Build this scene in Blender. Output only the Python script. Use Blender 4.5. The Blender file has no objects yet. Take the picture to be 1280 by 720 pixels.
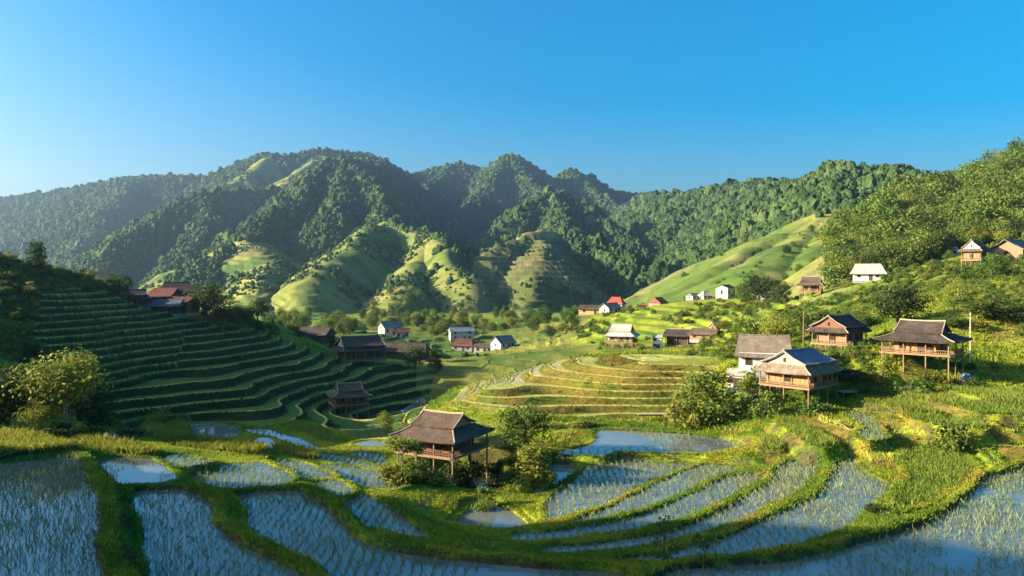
import bpy, math, random
import numpy as np
from mathutils import Vector

random.seed(7)
RNG = np.random.default_rng(11)
R = math.radians
sc = bpy.context.scene
COL = sc.collection

# ------------------------------------------------------------------ camera, sky, sun, exposure
F = 967.0                    # focal length in photo pixels (1280 wide)
CX, HY = 640.0, 345.0        # image centre column and horizon row
cd = bpy.data.cameras.new('camera'); cam = bpy.data.objects.new('camera', cd); COL.objects.link(cam)
cam.location = (0, 0, 0); cam.rotation_euler = (R(90), 0, 0)
cd.sensor_width = 36.0; cd.lens = 36.0 * F / 1280.0; cd.shift_y = -(360.0 - HY) / 1280.0
cd.clip_start = 0.5; cd.clip_end = 9000.0
sc.camera = cam

SUN_EL = R(18.0)
SUN_AZ = math.atan2(-0.996, -0.09)        # clockwise from +Y: left of the camera and a little behind it
SUN_DIR = Vector((math.sin(SUN_AZ) * math.cos(SUN_EL), math.cos(SUN_AZ) * math.cos(SUN_EL), math.sin(SUN_EL)))
w = bpy.data.worlds.new('World'); sc.world = w; w.use_nodes = True
nt = w.node_tree; bg = nt.nodes['Background']
sky = nt.nodes.new('ShaderNodeTexSky'); sky.sky_type = 'NISHITA'; sky.sun_disc = False
sky.sun_elevation = SUN_EL; sky.sun_rotation = SUN_AZ % (2 * math.pi)
sky.altitude = 0; sky.air_density = 1.0; sky.dust_density = 3.8; sky.ozone_density = 4.0
hs = nt.nodes.new('ShaderNodeHueSaturation'); hs.inputs['Hue'].default_value = .49; hs.inputs['Saturation'].default_value = 1.6
nt.links.new(sky.outputs[0], hs.inputs['Color']); nt.links.new(hs.outputs[0], bg.inputs[0]); bg.inputs[1].default_value = 0.077
sl = bpy.data.lights.new('sun', 'SUN'); sl.energy = 5.0; sl.angle = R(0.5); sl.color = (1.0, 0.87, 0.66)
sun = bpy.data.objects.new('sun', sl); COL.objects.link(sun)
sun.rotation_euler = SUN_DIR.to_track_quat('Z', 'Y').to_euler()
sc.view_settings.view_transform = 'Standard'; sc.view_settings.look = 'None'
sc.view_settings.exposure = 1.9; sc.view_settings.gamma = 1.0; sc.view_settings.use_curve_mapping = False
sc.render.engine = 'CYCLES'
sc.cycles.max_bounces = 5; sc.cycles.diffuse_bounces = 2; sc.cycles.glossy_bounces = 2
sc.cycles.transmission_bounces = 3; sc.cycles.volume_bounces = 0; sc.cycles.transparent_max_bounces = 6
sc.cycles.use_denoising = True

# ------------------------------------------------------------------ small helpers
def P(px, py, Y):
    return ((px - CX) / F * Y, Y, -(py - HY) / F * Y)

def PZ(px, py, z):
    Y = -z * F / (py - HY)
    return ((px - CX) / F * Y, Y)

def smooth(a, b, x):
    t = np.clip((x - a) / (b - a), 0, 1); return t * t * (3 - 2 * t)

def _hash(ix, iy, seed):
    h = (ix.astype(np.int64) * 374761393 + iy.astype(np.int64) * 668265263 + seed * 1442695041) & 0xFFFFFFFF
    h = ((h ^ (h >> 13)) * 1274126177) & 0xFFFFFFFF
    h = (h ^ (h >> 16)) & 0xFFFFFF
    return (h / float(0xFFFFFF)).astype(np.float32)

def vnoise(x, y, seed=0):
    ix = np.floor(x); iy = np.floor(y); fx = (x - ix); fy = (y - iy)
    fx = fx * fx * (3 - 2 * fx); fy = fy * fy * (3 - 2 * fy)
    a = _hash(ix, iy, seed); b = _hash(ix + 1, iy, seed); c = _hash(ix, iy + 1, seed); d = _hash(ix + 1, iy + 1, seed)
    return (a + (b - a) * fx) * (1 - fy) + (c + (d - c) * fx) * fy

def fbm(x, y, wl, octs=4, seed=0):
    s = 0; a = 1.0; t = 0; x = x / wl; y = y / wl
    for o in range(octs):
        s = s + a * vnoise(x + 17.3 * o, y - 9.1 * o, seed + o); t += a; a *= 0.5
        x = x * 2.03; y = y * 2.03
    return s / t * 2 - 1

# ------------------------------------------------------------------ rice paddies: outlines on the photo's ground, unprojected to their own level
# (pixel outline, water level, kind, bund width, bund height); kinds: sparse, thin, open, dense, dry
PAD = [
 ([(-90,581),(0,577),(95,569),(110,595),(125,625),(130,640),(125,665),(120,690),(135,715),(152,760),(-90,790)], -14.0, 'sparse', .8, .40),
 ([(-70,547),(-20,545),(25,546),(60,553),(88,562),(50,567),(0,572),(-70,576)], -13.72, 'tall', .4, .25),
 ([(118,578),(150,572),(180,572),(200,585),(218,598),(200,603),(155,606),(145,595),(130,585)], -14.9, 'thin', .5, .35),
 ([(162,616),(185,613),(230,612),(262,623),(267,635),(265,650),(275,665),(300,680),(340,697),(380,718),(430,770),(190,780),(180,705),(176,680),(180,663),(172,650),(160,630)], -15.15, 'sparse', .7, .40),
 ([(202,570),(222,569),(262,578),(225,583),(210,577)], -15.0, 'sparse', .4, .35),
 ([(232,590),(285,581),(327,579),(350,590),(366,601),(325,609),(287,612),(262,604)], -15.6, 'sparse', .5, .35),
 ([(290,621),(320,615),(377,613),(395,626),(412,638),(430,653),(440,667),(470,683),(520,693),(570,701),(640,708),(700,712),(760,715),(790,722),(780,780),(440,780),(400,715),(360,697),(325,680),(310,660),(306,640)], -15.7, 'sparse', .6, .40),
 ([(342,576),(375,579),(400,590),(417,597),(382,599),(366,590)], -16.2, 'sparse', .4, .35),
 ([(395,604),(420,601),(432,610),(437,616),(420,618)], -16.1, 'sparse', .4, .3),
 ([(418,621),(460,617),(480,630),(505,648),(535,670),(538,676),(495,670),(455,660),(437,642)], -16.4, 'sparse', .6, .40),
 ([(388,580),(460,588),(480,592),(502,606),(495,611),(460,611),(440,600),(420,593)], -16.8, 'sparse', .5, .35),
 ([(385,566),(425,570),(450,577),(474,587),(450,585),(415,578)], -17.3, 'sparse', .4, .3),
 ([(432,570),(450,566),(470,567),(480,574),(478,583),(455,577)], -17.6, 'sparse', .4, .3),
 ([(444,554),(460,551),(480,554),(482,558),(460,559)], -18.6, 'open', .5, .3),
 ([(318,553),(328,546),(336,548),(346,559),(338,565),(320,562)], -18.6, 'open', .5, .3),
 ([(238,530),(268,529),(295,531),(300,548),(270,551),(240,550)], -19.5, 'thin', .5, .3),
 ([(186,527),(222,525),(231,538),(231,551),(200,553),(178,545)], -19.4, 'dense', .5, .3),
 ([(305,537),(332,536),(372,548),(402,562),(380,562),(345,549)], -19.1, 'thin', .4, .3),
 ([(350,533),(380,527),(395,538),(430,552),(425,561),(390,548)], -19.9, 'dense', .4, .3),
 ([(534,594),(560,590),(600,589),(626,592),(634,600),(622,614),(590,617),(560,614),(534,604)], -18.5, 'muddy', .5, .3),
 ([(569,654),(587,633),(615,629),(640,639),(655,650),(664,660),(620,662),(580,660)], -18.2, 'open', .6, .3),
 ([(745,537),(800,539),(850,542),(880,546),(905,549),(932,558),(925,564),(877,568),(815,566),(768,563),(752,570),(697,567),(700,563),(735,557),(748,548)], -17.2, 'thin', .35, .22),
 ([(687,579),(728,577),(725,588),(702,602),(682,617),(666,621),(667,607),(685,597)], -18.0, 'open', .3, .25),
 ([(740,574),(755,573),(840,580),(871,579),(852,588),(815,600),(790,612),(760,630),(730,640),(700,650),(685,650),(680,627),(695,617),(715,605),(732,585)], -17.85, 'sparse', .35, .25),
 ([(877,581),(902,582),(935,586),(915,590),(885,600),(852,616),(815,632),(780,642),(740,652),(715,655),(725,648),(760,636),(790,620),(820,605),(852,591)], -17.5, 'sparse', .35, .28),
 ([(915,595),(949,592),(942,603),(915,618),(885,635),(860,647),(835,655),(780,665),(720,675),(660,678),(640,676),(640,668),(700,664),(760,655),(800,645),(830,634),(860,620),(890,605)], -17.1, 'sparse', .4, .32),
 ([(978,578),(1022,575),(1020,590),(1005,609),(985,621),(960,633),(927,650),(900,660),(870,670),(820,680),(760,688),(700,692),(660,690),(700,684),(760,679),(820,670),(858,660),(885,647),(915,631),(942,617),(962,605),(972,590)], -16.7, 'sparse', .45, .35),
 ([(1050,574),(1066,574),(1072,587),(1090,596),(1112,606),(1110,615),(1092,627),(1080,640),(1060,657),(1035,669),(1005,681),(970,690),(930,695),(880,699),(820,703),(760,702),(800,697),(860,686),(895,675),(928,664),(960,649),(995,635),(1022,620),(1036,606),(1042,590)], -16.3, 'sparse', .5, .40),
 ([(1122,560),(1185,561),(1210,575),(1219,587),(1210,600),(1192,612),(1160,630),(1125,642),(1112,644),(1122,622),(1137,598),(1132,577)], -15.9, 'dense', .6, .40),
 ([(840,712),(960,703),(1035,690),(1085,677),(1135,662),(1172,647),(1197,630),(1222,607),(1236,595),(1260,590),(1300,580),(1420,585),(1420,800),(820,800),(805,732)], -15.7, 'sparse', .6, .40),
 ([(1220,559),(1237,567),(1253,580),(1246,585),(1241,575),(1226,566)], -15.5, 'open', .6, .4),
 ([(1237,531),(1260,534),(1285,538),(1330,545),(1330,560),(1280,551),(1255,542)], -15.0, 'sparse', .6, .4),
 ([(1052,517),(1080,517),(1100,530),(1102,540),(1110,548),(1077,553),(1072,542),(1082,535),(1067,527)], -14.8, 'sparse', .5, .35),
 ([(967,525),(990,525),(1035,547),(1047,557),(1027,561),(1010,554),(985,537)], -15.2, 'dense', .4, .3),
 ([(945,549),(963,547),(984,559),(975,565),(950,562)], -16.3, 'dense', .4, .3),
 ([(1112,490),(1170,491),(1210,505),(1280,512),(1330,516),(1330,524),(1280,520),(1235,520),(1185,508),(1135,498)], -13.2, 'dense', .5, .3),
 ([(1178,486),(1280,490),(1340,495),(1340,506),(1280,507),(1247,502)], -12.6, 'dense', .5, .3),
 ([(1107,506),(1150,515),(1200,528),(1235,527),(1228,540),(1180,533),(1140,526)], -14.0, 'dense', .5, .3),
 ([(80,549),(130,554),(165,560),(198,568),(180,569),(148,566),(108,562)], -14.75, 'tall', .3, .2),  # bank strip given yellow blades to look sunlit, like the next two
 ([(205,552),(260,553),(300,557),(332,562),(318,568),(270,565),(225,561)], -15.6, 'tall', .3, .2),
 ([(345,560),(378,566),(394,577),(370,573),(350,567)], -16.9, 'tall', .3, .2),
 ([(1062,497),(1095,494),(1150,508),(1180,520),(1120,512)], -13.7, 'dense', .5, .3),
]
def chaikin(p, n=2):
    p = np.array(p, float)
    for k in range(n):
        c = .12 if k == 0 else .25
        q = np.roll(p, -1, 0); p = np.stack([p * (1 - c) + q * c, p * c + q * (1 - c)], 1).reshape(-1, 2)
    return p
def _bank(o, l, k, w_, h_):
    far_row = max(p[1] for p in o) < 624
    return (o, l, k, w_ * (.4 if far_row else .8), h_ * (.25 if k == 'muddy' else .35 if far_row and o[0][0] < 520 else .45 if far_row or l < -16 else .85))
PAD = [_bank(*q) for q in PAD]
POLYS = []
for out, L, kind, bw, bh in PAD:
    pl = chaikin([PZ(a, b, L) for a, b in out]); ex = 1.1 if kind == 'muddy' else .5 if out[0][0] < 520 and max(p[1] for p in out) < 624 else .22 if kind in ('sparse', 'thin') and out[0][0] >= 520 and L < -16 else .1
    if ex:
        tg_ = np.roll(pl, -1, 0) - np.roll(pl, 1, 0); nn = np.stack([tg_[:, 1], -tg_[:, 0]], 1); nn /= np.linalg.norm(nn, axis=1)[:, None] + 1e-9
        area = ((pl[:, 0] * np.roll(pl[:, 1], -1)) - (np.roll(pl[:, 0], -1) * pl[:, 1])).sum(); pl = pl + nn * ex * (1 if area > 0 else -1)
    POLYS.append((pl, L, kind, bw, bh))

# ------------------------------------------------------------------ ground control points (photo column, row, distance)
CP = [
 (100,536,76),(20,532,78),(350,545,86),
 (165,393,152),(230,389,157),(270,402,158),(320,400,165),(360,408,172),(400,432,178),(450,453,165),(490,455,168),
 (190,386,150),(100,430,130),(250,430,135),(380,440,150),(300,480,116),(150,480,112),(420,480,138),(436,516,128),(500,500,140),
 (540,480,155),(60,420,128),(40,352,132),(100,362,140),(0,328,130),(145,362,150),(0,430,115),(350,515,108),(420,535,106),
 (480,530,112),(520,521,132),(200,500,106),(60,500,95),
 (560,500,142),(560,450,205),(620,442,230),(700,440,172),(680,435,200),(500,432,230),(577,420,270),(490,420,280),
 (800,452,110.5),(880,450,110.5),(880,457,105.2),(820,457,105.6),(762,449,114),(780,485,101.4),(870,482,102),(740,486,102.5),(735,462,109),(600,487,103),(650,465,122),(700,453,135),
 (780,513,97.5),(700,520,95),(640,505,99),(590,508,101),(570,500,110),(545,505,118),(620,475,127),(580,480,128),(680,485,106),
 (680,465,114),(690,452,124),(840,513,97),(860,500,100),
 (777,433,178),(848,433,178),(880,440,150),(830,441,140),(930,460,100),(955,463,96),(900,521,91),(940,501,90),(1000,501,88),
 (1050,449,110),(1155,465,92),(1105,481,89),(1230,470,93),(1060,481,91),(1280,450,98),(1280,480,89),
 (1125,415,108),(1200,412,105),(1240,400,106),(1280,390,108),(1250,345,150),(1280,330,160),(1220,329,170),(1150,356,170),
 (1087,351,195),(1015,371,205),(960,376,250),(905,373,280),(870,373,290),(820,385,300),(770,385,300),(740,394,290),(700,410,270),
 (660,425,255),(1000,396,165),(950,396,170),(900,405,190),(850,405,220),(1060,386,150),(1100,381,140),(1180,371,140),(1268,326,172),
 (780,401,240),(1000,440,118),(600,435,260),(540,440,240),(560,578,70.6),(600,572,71.2),(530,573,72),(1100,440,95),
]
ctrl = [P(*c) for c in CP]
ctrl += [(0,10,-13.5),(35,10,-13.5),(-35,10,-12.5),(0,-25,-12),(40,-25,-11),(-60,38,-13),(-80,60,-11),(-84,88,-8),(-62,20,-12.5),
         (62,40,-14),(80,70,-9.5),(104,100,-4),(118,150,6),(65,15,-13),(120,60,-5),(130,0,-8),(0,-80,-8),(-90,0,-9),(150,200,14),(160,110,4),
         (0,330,-22.5),(-60,330,-21),(60,330,-20),(-110,260,-16),(-60,230,-18),(-150,180,-6)]
for poly, L, kind, bw, bh in POLYS:
    if kind != 'muddy':
        ctrl += [(p[0], p[1], L + .12) for p in poly[::14]]
ctrl = np.array(ctrl)
# thin out points that nearly coincide
keep = []
for i, c in enumerate(ctrl):
    if all((c[0] - ctrl[j][0]) ** 2 + (c[1] - ctrl[j][1]) ** 2 > 1.2 for j in keep): keep.append(i)
ctrl = ctrl[keep]
def _phi(r2): return np.sqrt(r2 + 9.0)
_d2 = ((ctrl[:, None, :2] - ctrl[None, :, :2]) ** 2).sum(-1)
_n = len(ctrl); _A = np.zeros((_n + 3, _n + 3)); _A[:_n, :_n] = _phi(_d2) - 0.35 * np.eye(_n)
_A[:_n, _n:] = np.c_[np.ones(_n), ctrl[:, :2]]; _A[_n:, :_n] = _A[:_n, _n:].T
_W = np.linalg.solve(_A, np.r_[ctrl[:, 2], 0, 0, 0])
def rbf(x, y):
    out = np.empty(len(x))
    for a in range(0, len(x), 20000):
        s = slice(a, a + 20000)
        d = (x[s, None] - ctrl[None, :, 0]) ** 2 + (y[s, None] - ctrl[None, :, 1]) ** 2
        out[s] = _phi(d).astype(np.float32) @ _W[:_n].astype(np.float64) + _W[_n] + _W[_n + 1] * x[s] + _W[_n + 2] * y[s]
    return out

# ------------------------------------------------------------------ mountain ridges: crest lines in three dimensions
# kind: 0 forest, 1 grass slope, 2 terraced slope
RID = [
 ([(-260,262,2050),(-80,256,2000),(0,250,2000),(60,243,2000),(120,231,1950),(180,221,1900),(265,222,1900),(330,235,1900)], .52, 0),
 ([(180,221,1900),(140,265,1560),(85,325,1250),(60,360,1050)], .55, 0),
 ([(60,243,2000),(25,300,1600),(-20,340,1300)], .55, 0),
 ([(250,240,1900),(285,212,1850),(322,196,1800),(333,194,1800),(350,199,1800),(400,191,1850),(455,193,1900),(490,210,1950),(512,219,2000),
   (560,208,2050),(575,206,2050),(605,213,2050),(632,197,2000),(645,198,2000),(660,210,2000),(690,226,2100),(712,214,2100),(735,222,2100),
   (770,240,2100),(800,245,2150),(850,244,2150),(900,236,2000),(930,232,1900),(980,229,1700),(1060,225,1600)], .74, 0),
 ([(333,194,1800),(305,222,1620),(268,238,1500)], .6, 1),
 ([(400,191,1850),(375,215,1650),(350,240,1500)], .6, 1),
 ([(632,197,2000),(608,235,1780),(585,262,1650)], .86, 0),
 ([(640,197,2000),(668,235,1800),(690,262,1650)], .86, 0),
 ([(712,214,2100),(755,250,1850),(795,278,1700)], .86, 0),
 ([(560,208,2050),(530,235,1800)], .86, 0),
 ([(345,238,1380),(320,241,1300),(290,240,1250),(255,243,1200),(230,252,1150),(190,275,1050),(150,300,950),(115,335,850),(90,372,780)], .74, 0),
 ([(255,243,1200),(240,300,980),(215,350,820)], .86, 0),
 ([(480,205,1600),(455,204,1480),(430,199,1300),(412,205,1230),(385,227,1100),(350,257,950),(310,297,800),(275,332,680),(240,362,590)], .86, 0),
 ([(430,199,1300),(455,225,1150),(478,262,950),(498,283,800),(540,292,720),(565,310,620),(588,345,540),(590,385,480)], .86, 0),
 ([(430,199,1300),(425,240,1040),(420,268,880)], .86, 0),
 ([(480,280,800),(450,281,740),(420,310,620),(398,350,520),(380,395,430)], .66, 1),
 ([(540,292,720),(520,330,600),(500,375,480),(480,405,420)], .70, 1),
 ([(310,297,800),(325,340,600),(330,385,470)], .66, 1),
 ([(700,289,760),(675,290,720),(650,305,680),(625,325,620),(600,355,560),(577,385,500),(555,408,450)], .80, 2),
 ([(690,290,740),(690,320,620),(680,350,540),(672,385,460),(660,412,400)], .82, 2),
 ([(700,289,760),(740,300,720),(790,320,680),(845,350,640)], .82, 0),
 ([(705,243,1200),(690,248,1150),(665,258,1100),(640,285,1000)], .80, 0),
 ([(705,243,1200),(730,255,1150),(760,275,1080),(800,305,960)], .84, 0),
 ([(705,243,1200),(712,280,980)], .82, 0),
 ([(800,245,1900),(830,245,1500),(860,244,1300),(900,236,1200),(940,233,1100),(980,236,950),(1010,225,800),(1045,217,700),(1085,215,650),(1120,217,600),(1160,225,560),(1200,234,520),(1260,244,480)], .62, 0),
 ([(860,244,1300),(850,290,1050),(835,340,860),(822,372,740)], .62, 0),
 ([(960,231,1020),(925,280,800),(885,325,650),(845,370,540)], .60, 0),
 ([(1045,205,700),(1040,240,580),(1020,262,520)], .60, 0),
 ([(1018,262,525),(1000,268,510),(960,292,465),(915,325,415),(872,362,362)], .56, 1),
 ([(1018,262,525),(1030,290,440),(1026,325,350)], .5, 1),
 ([(1018,262,525),(985,300,430),(960,335,350)], .5, 1),
 ([(1480,120,400),(1420,145,400),(1340,176,400),(1280,206,400),(1240,224,390),(1190,242,370),(1150,248,340),(1120,272,310),(1090,302,270),(1062,334,232)], .8, 0),
 ([(1280,206,400),(1275,250,300),(1280,290,230)], .5, 0),
 ([(1190,242,370),(1180,295,270),(1160,330,215)], .5, 0),
]
RIDW = [([P(*p) for p in pts], k, kd) for pts, k, kd in RID]
# near hills; unseen crests left of the frame are shaped to throw the long morning shadows
NEAR_RID = [
 ([(-150,-150,62),(-122,-60,54),(-118,-8,45),(-118,22,38),(-118,34,31),(-118,39.5,25.5),(-118,43,20.5),(-118,45,15)], 1.5, 3),
 ([(-126,62,2),(-119,66,8),(-119,73,13),(-118,85,14.0),(-119,100,11.2),(-119,114,8.4),(-120,126,6.8),(-124,150,5.0),(-132,175,4),(-142,200,-1),(-160,240,-6)], .5, 3),
 ([(-120,125,6.8),(-104,129,6),(-88,131,3.2),(-78,138,-1.6)], .55, 3),
 ([(-150,-150,52),(0,-190,30),(200,-100,30)], .3, 0),
]
def ridges(x, y, lst, rough=1.0):
    best = np.full(len(x), -400.0); kind = np.zeros(len(x), np.int8); dist = np.full(len(x), 1e3)
    for pts, k, kd in lst:
        for a, b in zip(pts[:-1], pts[1:]):
            dx, dy = b[0] - a[0], b[1] - a[1]; L2 = dx * dx + dy * dy
            t = np.clip(((x - a[0]) * dx + (y - a[1]) * dy) / L2, 0, 1)
            d = np.sqrt((x - a[0] - t * dx) ** 2 + (y - a[1] - t * dy) ** 2)
            c = 12.0 * rough
            h = a[2] + t * (b[2] - a[2]) - k * (np.sqrt(d * d + c * c) - c)
            m = h > best
            best[m] = h[m]; kind[m] = kd; dist[m] = d[m]
    return best, kind, dist

def terrace(h, step, riser=.26, lip=.22, ph=0.0):
    q = h / step + ph; fl = np.floor(q); f = q - fl
    z = (fl - ph) * step + step * smooth(1 - riser, 1, f) + .10 * step * np.minimum(f / (1 - riser), 1) * 0
    z = z + lip * np.exp(-((f - .03) / .05) ** 2) * (f < .5)
    return z, f

def poly_sd(x, y, poly):
    inside = np.zeros(len(x), bool); d2 = np.full(len(x), 1e9)
    q = np.roll(poly, -1, 0)
    for (ax, ay), (bx, by) in zip(poly, q):
        dx, dy = bx - ax, by - ay
        t = np.clip(((x - ax) * dx + (y - ay) * dy) / (dx * dx + dy * dy + 1e-12), 0, 1)
        d2 = np.minimum(d2, (x - ax - t * dx) ** 2 + (y - ay - t * dy) ** 2)
        if dy != 0:
            c = ((ay > y) != (by > y)) & (x < dx * (y - ay) / dy + ax); inside ^= c
    d = np.sqrt(d2); return np.where(inside, -d, d)

# terraced zones of the near ground: outlines in photo columns / distances -> plan
def plan(lst): return np.array([((a - CX) / F * Y, Y) for a, Y in lst])
Z_LEFT = plan([(40,112),(110,104),(180,95),(300,87),(400,85),(480,89),(525,104),(545,140),(540,165),(470,172),(400,160),(330,160),(210,153),(135,147),(95,134),(50,124)])
Z_FAN = plan([(555,112),(575,101),(640,97),(720,94.5),(800,96),(880,97),(900,104),(905,116),(830,120),(740,122),(705,136),(640,134),(590,130)])
Z_VAL = plan([(520,150),(600,140),(650,138),(700,140),(760,150),(740,200),(700,240),(600,240),(520,220)])
Z_FLOOR = plan([(380,225),(520,215),(640,215),(720,230),(740,290),(700,360),(560,400),(400,380),(330,300)])
Z_RIGHT = plan([(950,68),(1130,64),(1290,60),(1340,64),(1340,86),(1240,88),(1110,86),(1010,84),(955,82)])
Z_UP = plan([(860,150),(930,140),(1040,140),(1060,175),(1000,230),(900,270),(780,280),(720,260),(760,200)])

def ground(x, y, full=False):
    """height of the land (and its masks) at plan points"""
    x = np.asarray(x, float).ravel(); y = np.asarray(y, float).ravel(); n = len(x)
    r = np.hypot(x, y); z = np.full(n, -23.0)
    col = np.zeros((n, 3)); rough = np.zeros(n)
    zone = np.zeros(n, np.int8)      # 0 meadow, 1 forest, 2 far grass, 3 far terraces, 4 left terraces, 5 fan terraces, 6 valley, 7 bund, 8 paddy bed, 9 left hill
    tf = np.zeros(n)
    nm = r < 345
    if nm.any():
        zb = rbf(x[nm], y[nm]); zz = zb + (-23.0 - zb) * smooth(290, 340, r[nm])
        z[nm] = zz
    # near hills
    wx = fbm(x, y, 26, 3, 5) * 3.0; wy = fbm(x, y, 26, 3, 9) * 3.0
    nr, nk, ndist = ridges(x + wx, y + wy, NEAR_RID, .3)
    m = nr > z
    hill = m & (nk == 3)
    z = np.where(m, nr, z); zone[hill] = 9; zone[m & (nk != 3)] = 1
    far = r > 150
    if far.any():
        xf, yf = x[far], y[far]; rf = r[far]
        s = np.clip((rf - 150) / 500, .12, 1)
        ax = fbm(xf, yf, 170, 4, 21) * 24 * s; ay = fbm(xf, yf, 170, 4, 33) * 24 * s
        hf, kf, df = ridges(xf + ax, yf + ay, RIDW, 1.0)
        gl = np.abs(fbm(xf, yf, 120, 4, 44))
        hf = hf - np.minimum(df * .18, 20) * s * (1 - gl * 2.2) * .6
        hf = hf + fbm(xf, yf, 45, 3, 61) * 3.2 * s + np.where(kf >= 1, fbm(xf, yf, 24, 4, 62) * 2.2, 0)
        tm = kf == 2; tg = (kf == 1) & (hf < 60)
        tz1, tf1 = terrace(hf + fbm(xf, yf, 60, 3, 75) * 4, 3.4, .5, 0); wgt = smooth(-.25, .1, fbm(xf, yf, 110, 3, 76)) * tg * (xf < 60)
        hf = hf + (tz1 - fbm(xf, yf, 60, 3, 75) * 4 - hf) * wgt
        tz, tff = terrace(hf + fbm(xf, yf, 80, 3, 79) * 3, 4.0, .4, 0)
        tm2 = tm & (fbm(xf, yf, 90, 2, 71) > -.45) & (hf < 35)
        hf = np.where(tm2, tz, hf)
        zf = z[far]; zn = zone[far]; tfl = tf[far]
        up = hf > zf
        d = hf - zf
        zf = np.where(up, hf, zf)
        zn = np.where(up, np.where(kf == 1, 2, np.where(tm, 3, 1)), zn); tfl = np.where(up & tm2, tff, tfl)
        z[far] = zf; zone[far] = zn; tf[far] = tfl
    uu = x / np.maximum(y, 1) * F + CX
    zone = np.where((zone == 1) & (uu > 868) & (uu < 1042) & (r > 165) & (r < 545) & (y > 0), 2, zone)
    rt_ = np.interp(uu, [390, 425, 450, 480, 500, 540, 565, 590], [400, 318, 288, 272, 284, 292, 306, 345]); py_ = HY - z / np.maximum(y, 1) * F
    pch = fbm(x, y, 55, 4, 150)
    spur = (uu > 392) & (uu < 590) & (r > 380) & (r < 900) & (y > 0) & (py_ > rt_ + 4) & (pch > -.32)
    low = (uu > 235) & (uu < 440) & (r > 380) & (r < 900) & (y > 0) & (py_ > 300 + 60 * np.abs(uu - 330) / 100) & (pch > .0)
    zone = np.where((zone == 1) & (spur | low), 2, zone)
    knl = (uu > 560) & (uu < 705) & (r > 380) & (r < 680) & (y > 0) & (py_ > 335); zone = np.where((zone == 1) & knl, 3, zone)
    # roughness of the open ground
    meadow = (zone == 0) & (r > 60)
    z = z + np.where(meadow, fbm(x, y, 14, 4, 3) * .55 * smooth(60, 130, r), 0) + np.where(zone == 9, fbm(x, y, 9, 4, 13) * .9, 0)
    # terraces
    near = (r < 300) & (zone == 0)
    def zone_mask(poly, soft):
        mk = np.zeros(n)
        lo = poly.min(0) - 8; hi = poly.max(0) + 8
        b = (x > lo[0]) & (x < hi[0]) & (y > lo[1]) & (y < hi[1]) & (r < 440)
        if b.any(): mk[b] = smooth(soft, -soft, poly_sd(x[b] , y[b], poly))
        return mk
    for poly, step, rs, lip, zid, soft, amp in ((Z_LEFT, 1.0, .22, .12, 4, 3.0, 1.7), (Z_FAN, .72, .50, .12, 5, 2.0, .16), (Z_VAL, 1.0, .30, .15, 6, 4.0, .9), (Z_RIGHT, .75, .45, .12, 10, 2.0, .5), (Z_FLOOR, .9, .3, .2, 6, 6.0, 2.6), (Z_UP, 1.1, .4, .1, 0, 6.0, .5)):
        mk = zone_mask(poly, soft)
        b = mk > .001
        if b.any():
            base = z[b] + fbm(x[b], y[b], 22, 3, 80 + zid) * amp
            tz, f = terrace(base, step, rs, lip)
            z[b] = z[b] + (tz - z[b]) * mk[b]
            sel = mk[b] > .5
            ii = np.nonzero(b)[0][sel]
            if zid: zone[ii] = zid
            tf[ii] = f[sel] if zid else 0
    # paddies
    nb = (r < 125)
    idx = np.nonzero(nb)[0]
    if len(idx):
        xn, yn = x[idx], y[idx]; zn = z[idx]
        jx = fbm(xn, yn, 2.2, 2, 91) * .22; jy = fbm(xn, yn, 2.2, 2, 92) * .22
        hi = np.full(len(idx), 1e3); lo = np.full(len(idx), -1e3); ins = np.full(len(idx), -1, int); insd = np.zeros(len(idx)); near_b = np.full(len(idx), 99.)
        for k, (poly, L, kind, bw, bh) in enumerate(POLYS):
            a = poly.min(0) - 6; c = poly.max(0) + 6
            b = np.nonzero((xn > a[0]) & (xn < c[0]) & (yn > a[1]) & (yn < c[1]))[0]
            if not len(b): continue
            sd = poly_sd(xn[b] + jx[b], yn[b] + jy[b], poly)
            h = bh * (1 + .35 * fbm(xn[b], yn[b], 1.3, 2, 77))
            o = sd > 0
            e = np.maximum(0, sd - bw)
            hi[b] = np.where(o, np.minimum(hi[b], L + h + 1.0 * e), hi[b])
            lo[b] = np.where(o, np.maximum(lo[b], L + h - 1.25 * e - .12 * np.minimum(e, .3)), lo[b])
            near_b[b] = np.where(o, np.minimum(near_b[b], sd), near_b[b])
            i = ~o
            ins[b[i]] = k; insd[b[i]] = -sd[i]
        lvl = np.array([p[1] for p in POLYS]); bhs = np.array([p[4] for p in POLYS])
        out = ins < 0
        zo = np.maximum(np.minimum(zn, hi), lo)
        L = lvl[np.maximum(ins, 0)]; bh = bhs[np.maximum(ins, 0)]
        zi = L - .15 + (bh + .15) * smooth(.28, 0, insd)
        zi = np.maximum(zi, np.where(lo > L, lo, -1e3))
        z[idx] = np.where(out, zo, zi)
        zt = zone[idx]
        zt = np.where(~out & (zi < L - .02), 8, np.where((near_b < np.where(zt == 10, .8, 2.2)) | ~out, 7, zt)); zone[idx] = zt
    if full: return z, zone, tf
    return z

def gz(x, y): return float(ground([x], [y])[0])

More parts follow.
